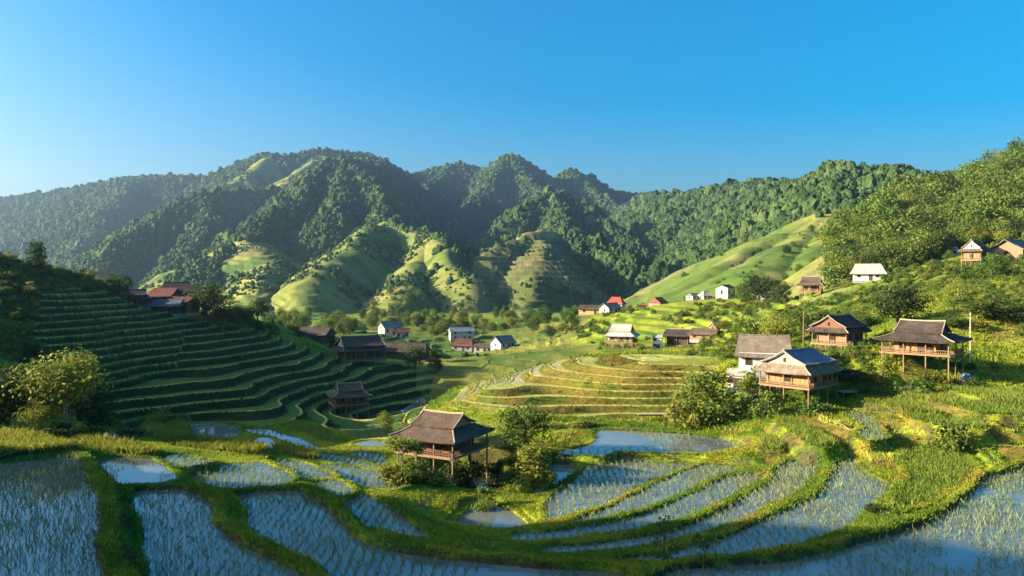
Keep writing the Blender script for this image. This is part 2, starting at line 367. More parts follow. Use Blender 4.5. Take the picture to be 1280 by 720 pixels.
# ------------------------------------------------------------------ materials
def mat(name):
    m = bpy.data.materials.new(name); m.use_nodes = True
    t = m.node_tree; return m, t, t.nodes['Principled BSDF'], t.nodes['Material Output']
def N(t, kind, **kw):
    n = t.nodes.new(kind)
    for k, v in kw.items(): setattr(n, k, v)
    return n
def ramp(t, src, stops):
    r = N(t, 'ShaderNodeValToRGB'); e = r.color_ramp.elements
    while len(e) < len(stops): e.new(.5)
    for q, (p, c) in zip(e, stops): q.position = p; q.color = (*c, 1)
    t.links.new(src, r.inputs[0]); return r.outputs[0]
def noise(t, scale, detail=4, rough=.6, coord='Object', stretch=None):
    tc = N(t, 'ShaderNodeTexCoord'); n = N(t, 'ShaderNodeTexNoise'); n.inputs['Scale'].default_value = scale
    n.inputs['Detail'].default_value = detail; n.inputs['Roughness'].default_value = rough
    src = tc.outputs[coord]
    if stretch:
        mp = N(t, 'ShaderNodeMapping'); mp.inputs['Scale'].default_value = stretch; t.links.new(src, mp.inputs[0]); src = mp.outputs[0]
    t.links.new(src, n.inputs['Vector']); return n
def bump(t, bs, src, strength, dist):
    b = N(t, 'ShaderNodeBump'); b.inputs['Strength'].default_value = strength; b.inputs['Distance'].default_value = dist
    t.links.new(src, b.inputs['Height']); t.links.new(b.outputs[0], bs.inputs['Normal']); return b
def mixc(t, a, b, f, mode='MIX'):
    m = N(t, 'ShaderNodeMix', data_type='RGBA', blend_type=mode)
    for s, v in ((m.inputs[0], f), (m.inputs[6], a), (m.inputs[7], b)):
        if hasattr(v, 'is_linked'): t.links.new(v, s)
        elif isinstance(v, (int, float)): s.default_value = v
        else: s.default_value = (*v, 1)
    return m.outputs[2]

def wood_mat(name, c1, c2, scale=6, stretch=(6, 6, .6), rough=.8):
    m, t, bs, o = mat(name)
    n = noise(t, scale, 5, .65, 'Object', stretch)
    t.links.new(ramp(t, n.outputs[0], [(.3, c1), (.7, c2)]), bs.inputs['Base Color'])
    bs.inputs['Roughness'].default_value = rough; bs.inputs['Specular IOR Level'].default_value = .25
    bump(t, bs, n.outputs[0], .5, .03); return m
def thatch_mat(name, c1, c2, c3):
    m, t, bs, o = mat(name)
    n1 = noise(t, 1.1, 5, .7); n2 = noise(t, 9, 4, .7, 'Object', (1, 1, .25))
    col = mixc(t, ramp(t, n1.outputs[0], [(.3, c1), (.5, c2), (.72, c3)]), ramp(t, n2.outputs[0], [(.3, (.45, .45, .45)), (.7, (1.35, 1.3, 1.25))]), 1.0, 'MULTIPLY')
    t.links.new(col, bs.inputs['Base Color']); bs.inputs['Roughness'].default_value = .92; bs.inputs['Specular IOR Level'].default_value = .15
    bump(t, bs, n2.outputs[0], .8, .06); return m
def wall_mat(name, c1, c2):
    m, t, bs, o = mat(name); n = noise(t, 1.5, 5, .65)
    t.links.new(ramp(t, n.outputs[0], [(.3, c1), (.65, c2)]), bs.inputs['Base Color']); bs.inputs['Roughness'].default_value = .9; return m
M = {}
M['thatch'] = thatch_mat('brown thatch', (.065,.043,.03), (.115,.08,.058), (.17,.128,.095))
M['thatch_dark'] = thatch_mat('dark shingle', (.035,.028,.024), (.07,.052,.042), (.11,.085,.07))
M['thatch_grey'] = thatch_mat('weathered grey thatch', (.13,.10,.07), (.20,.16,.115), (.29,.235,.175))
M['slate'] = thatch_mat('slate grey roof', (.10,.11,.12), (.16,.17,.18), (.24,.25,.26))
M['pale_roof'] = thatch_mat('pale roof', (.32,.29,.25), (.42,.39,.34), (.5,.47,.42))
M['blue_roof'] = thatch_mat('blue grey metal roof', (.08,.11,.15), (.13,.18,.24), (.18,.24,.30))
M['red_roof'] = thatch_mat('red tile roof', (.28,.05,.035), (.38,.08,.05), (.44,.12,.07))
M['rust_roof'] = thatch_mat('rust red roof', (.16,.06,.045), (.24,.09,.06), (.30,.14,.10))
M['rust_dark'] = thatch_mat('dark rust roof', (.07,.028,.022), (.11,.045,.032), (.15,.07,.05))
M['slate_dark'] = thatch_mat('dark slate roof', (.05,.065,.08), (.085,.105,.125), (.12,.14,.165))
M['wood'] = wood_mat('weathered timber', (.16,.10,.05), (.34,.22,.12))
M['wood_orange'] = wood_mat('warm plank wall', (.26,.13,.045), (.46,.25,.10))
M['wood_red'] = wood_mat('red brown plank wall', (.12,.055,.03), (.22,.10,.06))
M['wood_dark'] = wood_mat('dark timber', (.04,.028,.02), (.10,.07,.05))
M['wood_pale'] = wood_mat('pale timber', (.30,.23,.15), (.48,.38,.26))
M['white'] = wall_mat('white wash', (.42,.39,.34), (.68,.65,.60))
M['cream'] = wall_mat('cream wall', (.48,.42,.31), (.62,.55,.42))
M['yellow'] = wall_mat('yellow wall', (.50,.36,.10), (.62,.46,.16))
M['plaster_red'] = wall_mat('rose wall', (.35,.16,.11), (.48,.24,.17))
M['dark_open'] = wall_mat('dim interior', (.015,.012,.01), (.03,.025,.02))  # near-black panel colour stands in for the shade inside openings
M['stone'] = wall_mat('grey stone', (.14,.14,.14), (.30,.30,.29))
M['stone_dark'] = wall_mat('dark stone', (.05,.06,.065), (.12,.13,.14))
M['blue_cloth'] = wall_mat('blue cloth', (.05,.11,.22), (.10,.20,.36))
M['bark'] = wood_mat('bark', (.06,.045,.03), (.17,.13,.09), 4, (4, 4, 1))
M['bark_pale'] = wood_mat('pale bark', (.20,.17,.12), (.36,.31,.24), 4, (4, 4, 1))

def leaf_mat(name, attr=True, trans=.35, col=None):
    m, t, bs, o = mat(name)
    a = N(t, 'ShaderNodeVertexColor', layer_name='Col')
    oi = N(t, 'ShaderNodeObjectInfo')
    hs = N(t, 'ShaderNodeHueSaturation'); t.links.new(a.outputs[0], hs.inputs['Color'])
    mr = N(t, 'ShaderNodeMapRange'); mr.inputs['To Min'].default_value = .68; mr.inputs['To Max'].default_value = 1.28
    t.links.new(oi.outputs['Random'], mr.inputs[0]); t.links.new(mr.outputs[0], hs.inputs['Value'])
    mh = N(t, 'ShaderNodeMapRange'); mh.inputs['To Min'].default_value = .478; mh.inputs['To Max'].default_value = .516
    ml = N(t, 'ShaderNodeMath', operation='FRACT'); mm = N(t, 'ShaderNodeMath', operation='MULTIPLY'); mm.inputs[1].default_value = 7.31
    t.links.new(oi.outputs['Random'], mm.inputs[0]); t.links.new(mm.outputs[0], ml.inputs[0]); t.links.new(ml.outputs[0], mh.inputs[0])
    t.links.new(mh.outputs[0], hs.inputs['Hue'])
    bs.inputs['Roughness'].default_value = .7; bs.inputs['Specular IOR Level'].default_value = .2
    t.links.new(hs.outputs[0], bs.inputs['Base Color'])
    tr = N(t, 'ShaderNodeBsdfTranslucent'); t.links.new(hs.outputs[0], tr.inputs[0])
    ms = N(t, 'ShaderNodeMixShader'); ms.inputs[0].default_value = trans
    t.links.new(bs.outputs[0], ms.inputs[1]); t.links.new(tr.outputs[0], ms.inputs[2]); t.links.new(ms.outputs[0], o.inputs[0])
    return m
M['leaf'] = leaf_mat('tree leaves'); M['blade'] = leaf_mat('grass blades', trans=.4)
m, t, bs, o = mat('far canopy')
oi = N(t, 'ShaderNodeObjectInfo'); n = noise(t, .9, 3, .7)
c = ramp(t, oi.outputs['Random'], [(.0, (.018,.040,.012)), (.4, (.035,.062,.016)), (.75, (.048,.08,.024)), (1, (.075,.105,.032))])
t.links.new(mixc(t, c, ramp(t, n.outputs[0], [(.3, (.55,.6,.55)), (.7, (1.4,1.35,1.2))]), 1.0, 'MULTIPLY'), bs.inputs['Base Color'])
bs.inputs['Roughness'].default_value = .9; bs.inputs['Specular IOR Level'].default_value = .1; M['canopy'] = m

# land
m, t, bs, o = mat('land')
a = N(t, 'ShaderNodeVertexColor', layer_name='Col')
n1 = noise(t, 1.7, 6, .7); n2 = noise(t, .12, 5, .65)
c = mixc(t, a.outputs[0], ramp(t, n1.outputs[0], [(.28, (.45,.5,.45)), (.5, (1,1,1)), (.75, (1.6,1.5,1.3))]), .85, 'MULTIPLY')
c = mixc(t, c, ramp(t, n2.outputs[0], [(.3, (.6,.66,.6)), (.5, (1,1,1)), (.72, (1.35,1.25,1.05))]), .8, 'MULTIPLY')
t.links.new(c, bs.inputs['Base Color']); bs.inputs['Roughness'].default_value = .95; bs.inputs['Specular IOR Level'].default_value = .08
bump(t, bs, n1.outputs[0], .9, .25); M['land'] = m
# water
def water_mat(name, base, rough=.03):
    m, t, bs, o = mat(name)
    n = noise(t, 1.4, 3, .5); n2 = noise(t, .25, 4, .6)
    t.links.new(ramp(t, n2.outputs[0], [(.35, base), (.7, tuple(v * 1.6 for v in base))]), bs.inputs['Base Color'])
    bs.inputs['Roughness'].default_value = rough; bs.inputs['IOR'].default_value = 1.6
    bump(t, bs, n.outputs[0], .06, .05); return m
M['water'] = water_mat('paddy water', (.11,.12,.105)); M['pond'] = water_mat('pond water', (.02,.022,.015))
M['puddle'] = water_mat('shallow muddy water', (.20,.17,.11), .12)

# ------------------------------------------------------------------ mesh helpers
def mesh_np(name, v, f, mats, col=None, smooth_=True, mi=None):
    me = bpy.data.meshes.new(name); v = np.asarray(v, np.float32); f = np.asarray(f, np.int32)
    k = f.shape[1]
    me.vertices.add(len(v)); me.vertices.foreach_set('co', v.ravel())
    me.loops.add(f.size); me.loops.foreach_set('vertex_index', f.ravel())
    me.polygons.add(len(f)); me.polygons.foreach_set('loop_start', np.arange(0, f.size, k, dtype=np.int32))
    me.polygons.foreach_set('loop_total', np.full(len(f), k, np.int32))
    if mi is not None: me.polygons.foreach_set('material_index', np.asarray(mi, np.int32))
    me.update(calc_edges=True)
    if smooth_: me.polygons.foreach_set('use_smooth', np.ones(len(f), bool))
    if col is not None:
        at = me.color_attributes.new('Col', 'FLOAT_COLOR', 'POINT')
        c4 = np.ones((len(v), 4), np.float32); c4[:, :3] = col; at.data.foreach_set('color', c4.ravel())
    for mm_ in (mats if isinstance(mats, (list, tuple)) else [mats]): me.materials.append(mm_)
    return me
def link(name, me, parent=None, loc=(0, 0, 0), rz=0.0):
    o = bpy.data.objects.new(name, me); COL.objects.link(o); o.parent = parent
    o.location = loc; o.rotation_euler = (0, 0, rz); return o
def tag(o, label=None, cat=None, group=None, kind=None):
    for k, v in (('label', label), ('category', cat), ('group', group), ('kind', kind)):
        if v: o[k] = v
    return o
def empty(name, loc, rz=0.0):
    o = bpy.data.objects.new(name, None); COL.objects.link(o); o.location = loc; o.rotation_euler = (0, 0, rz); o.empty_display_size = .3; return o

class MB:
    """collects boxes, tubes and quads into one mesh"""
    def __init__(s): s.v = []; s.f = []
    def quad(s, a, b, c, d): i = len(s.v); s.v += [a, b, c, d]; s.f.append((i, i + 1, i + 2, i + 3)); return s
    def tri(s, a, b, c): i = len(s.v); s.v += [a, b, c]; s.f.append((i, i + 1, i + 2)); return s
    def box(s, x0, x1, y0, y1, z0, z1):
        i = len(s.v); s.v += [(x0,y0,z0),(x1,y0,z0),(x1,y1,z0),(x0,y1,z0),(x0,y0,z1),(x1,y0,z1),(x1,y1,z1),(x0,y1,z1)]
        s.f += [(i,i+3,i+2,i+1),(i+4,i+5,i+6,i+7),(i,i+1,i+5,i+4),(i+1,i+2,i+6,i+5),(i+2,i+3,i+7,i+6),(i+3,i,i+4,i+7)]; return s
    def tube(s, pts, rad, n=7, cap=True):
        pts = [Vector(p) for p in pts]; rad = rad if isinstance(rad, (list, tuple)) else [rad] * len(pts)
        base = len(s.v)
        for i, p in enumerate(pts):
            d = (pts[min(i + 1, len(pts) - 1)] - pts[max(i - 1, 0)]).normalized()
            u = d.orthogonal().normalized(); w_ = d.cross(u)
            for k in range(n):
                a = 2 * math.pi * k / n; s.v.append(tuple(p + (u * math.cos(a) + w_ * math.sin(a)) * rad[i]))
        for i in range(len(pts) - 1):
            for k in range(n):
                a = base + i * n + k; b = base + i * n + (k + 1) % n; s.f.append((a, b, b + n, a + n))
        if cap: s.f.append(tuple(base + k for k in reversed(range(n)))); s.f.append(tuple(base + (len(pts) - 1) * n + k for k in range(n)))
        return s
    def build(s, name, m, parent=None, smooth_=False, solid=None, loc=(0, 0, 0), rz=0.0):
        me = bpy.data.meshes.new(name); me.from_pydata(s.v, [], s.f); me.materials.append(m); me.update()
        if smooth_:
            for p in me.polygons: p.use_smooth = True
        o = link(name, me, parent, loc, rz)
        if solid:
            md = o.modifiers.new('thickness', 'SOLIDIFY'); md.thickness = solid; md.offset = -1
        return o

# ------------------------------------------------------------------ the land: one sheet around the camera out to the far ranges
ang = np.concatenate([np.arange(-40, 40, .078), np.arange(40, 320, 2.5)])
ang = np.radians(ang); na = len(ang)
rr = np.concatenate([np.geomspace(6, 22, 14, endpoint=False), np.geomspace(22, 85, 450, endpoint=False), np.arange(85, 172, .19), np.geomspace(172, 2650, 470)]); nr_ = len(rr)
RRm, AAm = np.meshgrid(rr, ang, indexing='ij')
X = (RRm * np.sin(AAm)).ravel(); Y = (RRm * np.cos(AAm)).ravel()
Zt = np.empty(len(X)); ZN = np.empty(len(X), np.int8); TF = np.empty(len(X))
for a_ in range(0, len(X), 200000):
    s_ = slice(a_, a_ + 200000); Zt[s_], ZN[s_], TF[s_] = ground(X[s_], Y[s_], True)

def land_colour(x, y, z, zone, tf):
    r = np.hypot(x, y); n = len(x)
    n1 = fbm(x, y, 11, 4, 101); n2 = fbm(x, y, 3.1, 3, 102); n3 = fbm(x, y, 40, 3, 103)
    def mix(a, b, f): return np.asarray(a) + (np.asarray(b) - np.asarray(a)) * f[:, None]
    green = np.array((.085,.15,.014)); yel = np.array((.20,.235,.02)); dk = np.array((.035,.065,.014)); soil = np.array((.17,.115,.05)); tan = np.array((.36,.31,.19))
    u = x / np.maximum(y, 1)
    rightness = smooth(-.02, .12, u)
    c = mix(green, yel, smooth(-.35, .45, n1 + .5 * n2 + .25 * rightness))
    c = mix(c, dk, smooth(.05, .5, n3 + .4 * n2) * .5)
    c = mix(c, soil, smooth(.25, .55, n2 + .4 * n1) * .45)
    def put(mask, cc): c[mask] = cc[mask]
    put(zone == 9, mix(mix(dk, green, smooth(-.3, .4, n1)), yel, smooth(.2, .6, n2 + n1) * .6))
    fo = mix((.020,.040,.014), (.045,.075,.02), smooth(-.4, .5, fbm(x, y, 70, 4, 120)))
    put(zone == 1, fo)
    gr = mix((.085,.135,.025), (.19,.19,.045), smooth(-.4, .4, fbm(x, y, 60, 4, 121))); gr = mix(gr, (.045,.08,.018), smooth(.05, .3, fbm(x, y, 22, 4, 126)) * .7); gr = mix(gr, (.22,.17,.08), smooth(.2, .4, fbm(x, y, 30, 3, 127)) * .5)
    put(zone == 2, gr)
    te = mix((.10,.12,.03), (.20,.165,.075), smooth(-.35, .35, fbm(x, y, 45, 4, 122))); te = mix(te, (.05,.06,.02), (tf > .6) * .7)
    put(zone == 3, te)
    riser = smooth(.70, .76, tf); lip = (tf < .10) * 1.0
    l4 = mix((.055,.105,.018), (.11,.15,.026), smooth(-.3, .3, fbm(x, y, 18, 3, 123))); l4 = mix(l4, (.032,.034,.012), riser * .9); l4 = mix(l4, (.50,.42,.10), lip * .9)  # lip strip painted pale gold as the sunlit terrace edge
    put(zone == 4, l4)
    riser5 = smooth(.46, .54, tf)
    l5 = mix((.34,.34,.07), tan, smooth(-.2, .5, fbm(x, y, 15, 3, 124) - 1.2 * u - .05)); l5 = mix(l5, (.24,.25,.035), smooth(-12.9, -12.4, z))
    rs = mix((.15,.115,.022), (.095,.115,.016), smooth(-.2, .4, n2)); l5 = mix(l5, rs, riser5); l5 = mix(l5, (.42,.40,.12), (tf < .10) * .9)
    put(zone == 5, l5)
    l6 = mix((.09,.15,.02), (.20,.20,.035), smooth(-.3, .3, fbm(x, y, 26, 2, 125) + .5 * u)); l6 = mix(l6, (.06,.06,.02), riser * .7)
    put(zone == 6, l6)
    r10 = mix((.13,.20,.02), (.24,.27,.03), smooth(-.3, .3, n1)); r10 = mix(r10, mix((.20,.14,.03), (.14,.13,.02), smooth(-.3, .3, n2)), smooth(.50, .58, tf)); r10 = mix(r10, (.33,.34,.05), (tf < .10) * .8)
    put(zone == 10, r10)
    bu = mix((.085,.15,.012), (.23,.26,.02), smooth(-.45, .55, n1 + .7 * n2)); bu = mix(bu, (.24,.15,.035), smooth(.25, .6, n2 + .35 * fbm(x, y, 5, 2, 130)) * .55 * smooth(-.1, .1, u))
    put(zone == 7, bu)
    put(zone == 8, mix((.05,.055,.035), (.07,.07,.045), smooth(-.3, .3, n2)))
    return c
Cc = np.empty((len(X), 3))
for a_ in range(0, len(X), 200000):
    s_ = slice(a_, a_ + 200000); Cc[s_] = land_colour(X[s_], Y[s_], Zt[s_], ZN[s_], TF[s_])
# cut earth shows on the steep sides of the paddy banks
gr_ = np.gradient(Zt.reshape(nr_, na), rr, axis=0); ga_ = (np.roll(Zt.reshape(nr_, na), -1, 1) - np.roll(Zt.reshape(nr_, na), 1, 1)) / (np.roll(ang, -1) - np.roll(ang, 1))[None, :] / rr[:, None]
STEEP = np.sqrt(gr_ ** 2 + ga_ ** 2).ravel()
st_ = (smooth(.55, 1.0, STEEP) * ((ZN == 7) | (ZN == 8)) * smooth(-.35, .25, fbm(X, Y, 1.6, 2, 140)))[:, None]
Cc = Cc + (np.array((.075,.058,.028)) - Cc) * st_ * .85
gi, gj = np.meshgrid(np.arange(nr_ - 1), np.arange(na), indexing='ij')
gi = gi.ravel(); gj = gj.ravel(); gk = (gj + 1) % na
faces = np.stack([gi * na + gj, (gi + 1) * na + gj, (gi + 1) * na + gk, gi * na + gk], 1)
cap_i = len(X)
fan = np.stack([np.full(na, cap_i), np.arange(na), (np.arange(na) + 1) % na, (np.arange(na) + 1) % na], 1)
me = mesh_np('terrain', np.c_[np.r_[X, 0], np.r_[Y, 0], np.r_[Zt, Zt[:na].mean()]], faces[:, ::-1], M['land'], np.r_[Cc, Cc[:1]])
terrain = link('terrain', me); tag(terrain, kind='structure'); TX, TY = X, Y
mb = MB()
ring = [(X[i], Y[i], Zt[i]) for i in range(na)]
for i in range(na): mb.tri((0, 0, float(Zt[:na].mean())), ring[(i + 1) % na], ring[i])
tag(mb.build('ground', M['land']), kind='structure')

# water of each paddy and pond
for poly, L, kind, bw, bh in POLYS:
    if kind in ('dense', 'tall'): continue
    me = bpy.data.meshes.new('paddy_water'); me.from_pydata([(a, b, L) for a, b in poly], [], [tuple(range(len(poly)))])
    me.materials.append(M['pond'] if kind == 'muddy' else M['water']); me.update()
    if me.polygons[0].normal.z < 0: me.flip_normals()
    tag(link('pond_water' if kind in ('muddy', 'open') else 'paddy_water', me), kind='structure')
# the stream that shows at the valley bottom
exec_stream = [P(500,523,131), P(516,512,139), P(528,500,149), P(532,508,143), P(534,520,134), P(520,531,124)]
me = bpy.data.meshes.new('stream_water'); me.from_pydata([(a, b, gz(a, b) * 0 - 22.9) for a, b, c_ in exec_stream], [], [tuple(range(6))]); me.materials.append(M['water']); me.update()
if me.polygons[0].normal.z < 0: me.flip_normals()
tag(link('stream_water', me), kind='structure')
# ------------------------------------------------------------------ houses
def bars(mb, x0, x1, y, z0, z1, step, th=.035):
    """railing along local x at depth y"""
    mb.box(x0, x1, y - th, y + th, z1 - .05, z1); mb.box(x0, x1, y - th, y + th, z0 + .12, z0 + .17)
    n = max(2, int((x1 - x0) / step))
    for i in range(n + 1):
        xx = x0 + (x1 - x0) * i / n; mb.box(xx - .02, xx + .02, y - .02, y + .02, z0, z1)
def bars_y(mb, y0, y1, x, z0, z1, step, th=.035):
    mb.box(x - th, x + th, y0, y1, z1 - .05, z1); mb.box(x - th, x + th, y0, y1, z0 + .12, z0 + .17)
    n = max(2, int((y1 - y0) / step))
    for i in range(n + 1):
        yy = y0 + (y1 - y0) * i / n; mb.box(x - .02, x + .02, yy - .02, yy + .02, z0, z1)
def curve_rows(lo, hi, n=5, sag=.16):
    """rows from an outer rectangle edge to an inner one with a slight concave sweep"""
    out = []
    for i in range(n + 1):
        t = i / n; out.append([tuple(a[j] + (b[j] - a[j]) * t - (sag * math.sin(math.pi * t) * abs(b[2] - a[2]) if j == 2 else 0) for j in range(3)) for a, b in zip(lo, hi)])
    return out
def slope(mb, a, b, c, d, n=5, m=8, sag=.12):
    """roof slope: eave a-b, upper edge d-c"""
    rows = []
    for i in range(n + 1):
        t = i / n; row = []
        for j in range(m + 1):
            u = j / m
            lo = [a[k] + (b[k] - a[k]) * u for k in range(3)]; hi = [d[k] + (c[k] - d[k]) * u for k in range(3)]
            p = [lo[k] + (hi[k] - lo[k]) * t for k in range(3)]; p[2] -= sag * math.sin(math.pi * t) * abs(hi[2] - lo[2])
            p[2] += .10 * (abs(u - .5) * 2) ** 3 * (1 - t)
            p[2] += (random.random() - .5) * .035
            row.append(tuple(p))
        rows.append(row)
    base = len(mb.v)
    for r_ in rows: mb.v += r_
    for i in range(n):
        for j in range(m):
            k = base + i * (m + 1) + j; mb.f.append((k, k + 1, k + m + 2, k + m + 1))
def opening(root, x, y, z, wd, ht, face, kind, mw, mf):
    """a door or window on a wall: frame, leaf or panel painted dark for the unlit room, standing proud of the wall. face: 0 front(-y) 1 back 2 left(-x) 3 right"""
    mbf = MB(); mbp = MB(); f = .05
    def bx(mb_, a0, a1, d0, d1, z0, z1):
        if face == 0: mb_.box(x + a0, x + a1, y - d1, y - d0, z0, z1)
        elif face == 1: mb_.box(x + a0, x + a1, y + d0, y + d1, z0, z1)
        elif face == 2: mb_.box(x - d1, x - d0, y + a0, y + a1, z0, z1)
        else: mb_.box(x + d0, x + d1, y + a0, y + a1, z0, z1)
    bx(mbp, -wd / 2, wd / 2, -.02, .02, z, z + ht)
    for a0, a1, z0, z1 in ((-wd / 2 - f, -wd / 2, z, z + ht + f), (wd / 2, wd / 2 + f, z, z + ht + f), (-wd / 2, wd / 2, z + ht, z + ht + f)):
        bx(mbf, a0, a1, -.02, .045, z0, z1)
    if kind == 'window': bx(mbf, -wd / 2 - f, wd / 2 + f, -.02, .07, z - f, z)
    o = mbp.build(kind, mw, root); fr = mbf.build('frame', mf, o); return o

def stilt_house(name, label, cat, px, Y, yaw, L, W, stilt, wall, r1, r2, fl=.62, fw=.5, ov=.5, roof='thatch', wmat='wood', base=None, rail=True,
                inset=(.9, .5, .5, .9), closed=True, ridge='wood_pale', group=None, front_open=False, stairs=False, gable='wood', win=2, roof2=None, under=None, xy=None):
    x, y = xy if xy else ((px - CX) / F * Y, Y)
    b = gz(x, y) if base is None else base
    root = empty(name, (x, y, b), R(yaw)); tag(root, label, cat, group)
    zd = stilt; ze = stilt + wall
    cy, sy = math.cos(R(yaw)), math.sin(R(yaw))
    # posts carry deck and eaves, standing on the ground below each
    nx = max(2, int(round(L / 2.2)) + 1); ny = max(2, int(round(W / 2.4)) + 1)
    if stilt > .5 or rail:
        for i in range(nx):
            for j in range(ny):
                if 0 < i < nx - 1 and 0 < j < ny - 1: continue
                lx = -L / 2 + .08 + (L - .16) * i / (nx - 1); ly = -W / 2 + .08 + (W - .16) * j / (ny - 1)
                g = gz(x + lx * cy - ly * sy, y + lx * sy + ly * cy) - b
                MB().tube([(lx, ly, min(g, 0) - .35 if base is None else min(g, .2) - .35), (lx, ly, zd), (lx, ly, ze + .1)], [.085, .08, .07], 7).build('post', M['wood'], root)
    d = MB(); d.box(-L / 2 - .08, L / 2 + .08, -W / 2 - .08, W / 2 + .08, zd - .09, zd)
    d.box(-L / 2 - .12, L / 2 + .12, -W / 2 - .14, -W / 2 - .081, zd - .2, zd - .02); d.box(L / 2 + .081, L / 2 + .14, -W / 2 - .08, W / 2 + .1, zd - .2, zd - .02)
    d.box(-L / 2 - .14, -L / 2 - .081, -W / 2 - .08, W / 2 + .1, zd - .2, zd - .02)
    for i in range(4): xx = -L / 2 + .3 + (L - .6) * i / 3; d.box(xx - .06, xx + .06, -W / 2, W / 2, zd - .22, zd - .092)
    d.build('deck', M['wood'], root)
    if rail:
        rb = MB(); h = .5
        bars(rb, -L / 2, L / 2, -W / 2 + .02, zd, zd + h, .22); bars_y(rb, -W / 2, W / 2, L / 2 - .02, zd, zd + h, .22); bars_y(rb, -W / 2, W / 2, -L / 2 + .02, zd, zd + h, .22)
        rb.build('railing', M['wood_red'] if wmat == 'wood_red' else M['wood'], root)
    fr, bk, lf, rt = inset
    x0, x1, y0, y1 = -L / 2 + lf, L / 2 - rt, -W / 2 + fr, W / 2 - bk
    wtop = ze + r1 * .55
    wb = MB(); wb.box(x0, x1, y0, y1, zd, wtop); wo = wb.build('wall', M[wmat], root)
    # plank battens
    pb = MB(); nbt = int((x1 - x0) / .55)
    for i in range(nbt + 1): xx = x0 + (x1 - x0) * i / max(nbt, 1); pb.box(xx - .03, xx + .03, y0 - .03, y0 - .002, zd, ze)
    nbt = int((y1 - y0) / .55)
    for i in range(nbt + 1):
        yy = y0 + (y1 - y0) * i / max(nbt, 1); pb.box(x1 + .002, x1 + .03, yy - .03, yy + .03, zd, ze); pb.box(x0 - .03, x0 - .002, yy - .03, yy + .03, zd, ze)
    pb.build('batten', M['wood' if wmat != 'white' else 'white'], wo)
    wmf = M['wood_dark']; hh = min(wall * .62, 1.3)
    opening(root, (x0 + x1) / 2 + .1 * L, y0 - .03, zd + .02, .75, hh + .2, 0, 'door', M['dark_open'] if front_open else M['wood_dark'], wmf)
    for k in range(win):
        xx = x0 + (x1 - x0) * (.2 if k == 0 else .84); opening(root, xx, y0 - .03, zd + .4, .62, hh - .3, 0, 'window', M['dark_open'], M['wood_red'])
    opening(root, x1 + .03, (y0 + y1) / 2, zd + .4, .6, hh - .3, 3, 'window', M['dark_open'], M['wood_red'])
    opening(root, x0 - .03, (y0 + y1) / 2, zd + .4, .6, hh - .3, 2, 'window', M['dark_open'], M['wood_red'])
    # lower skirt roof
    a, c = L / 2 + ov, W / 2 + ov; ia, ic = a * fl, c * fw; z1 = ze + r1
    E = [(-a, -c, ze - .05), (a, -c, ze - .05), (a, c, ze - .05), (-a, c, ze - .05)]; I = [(-ia, -ic, z1), (ia, -ic, z1), (ia, ic, z1), (-ia, ic, z1)]
    rm = MB()
    for i in range(4): slope(rm, E[i], E[(i + 1) % 4], I[(i + 1) % 4], I[i])
    lo = rm.build('lower_roof', M[roof], root, False, .13)
    for i in range(4):
        hipm = MB(); n = 5; pts = []
        for k in range(n + 1):
            t = k / n; p = [E[i][j] + (I[i][j] - E[i][j]) * t for j in range(3)]; p[2] += .05 - .12 * math.sin(math.pi * t) * r1 + .10 * (1 - t); pts.append(tuple(p))
        hipm.tube(pts, .055, 5).build('hip_trim', M[ridge], lo)
    # upper gable roof with overhang
    ua, uc = ia * 1.06, ic * 1.12; rl = ua * .93; ez = z1 + .10; rz_ = z1 + .1 + r2
    um = MB(); slope(um, (-ua, -uc, ez), (ua, -uc, ez), (rl, 0, rz_), (-rl, 0, rz_), 5, 8, .1); slope(um, (ua, uc, ez), (-ua, uc, ez), (-rl, 0, rz_), (rl, 0, rz_), 5, 8, .1)
    up = um.build('upper_roof', M[roof2 or roof], root, False, .14)
    rc = MB(); rc.tube([(-rl - .08, 0, rz_ + .1), (-rl * .5, 0, rz_ + .03), (0, 0, rz_ + .015), (rl * .5, 0, rz_ + .03), (rl + .08, 0, rz_ + .1)], .085, 6); rc.build('ridge_cap', M[ridge], up)
    for s_ in (-1, 1):
        vb = MB()
        for q in (-1, 1): vb.tube([(s_ * (ua + .03), q * uc, ez + .04), (s_ * (ua + rl) / 2, q * uc * .48, (ez + rz_) / 2 - .06 * r2 + .02), (s_ * (rl + .03), 0, rz_ + .03)], .055, 5)
        vb.build('verge_board', M[ridge], up)
    for s_ in (-1, 1):
        g = MB(); xg = s_ * ia * .93; g.tri((xg, -ic * .98, z1 - .02), (xg, ic * .98, z1 - .02), (xg, 0, rz_ - .14)); g.tri((xg - s_ * .08, ic * .98, z1 - .02), (xg - s_ * .08, -ic * .98, z1 - .02), (xg - s_ * .08, 0, rz_ - .14))
        gp = g.build('gable_panel', M[gable], root)
        if fw > .6: hb = MB(); hb.box(xg - .05 if s_ > 0 else xg - .06, xg + .06 if s_ > 0 else xg + .05, -.14, .14, z1 + .25, z1 + .25 + r2 * .35); hb.build('vent', M['dark_open'], gp)
    if stairs:
        st = MB(); n = max(4, int(stilt / .25))
        for i in range(n): st.box(-L / 2 - 1.6 + 1.5 * i / n, -L / 2 - 1.3 + 1.5 * i / n, -.5, .5, zd * i / n, zd * i / n + .06)
        st.build('staircase', M['wood'], root)
    return root

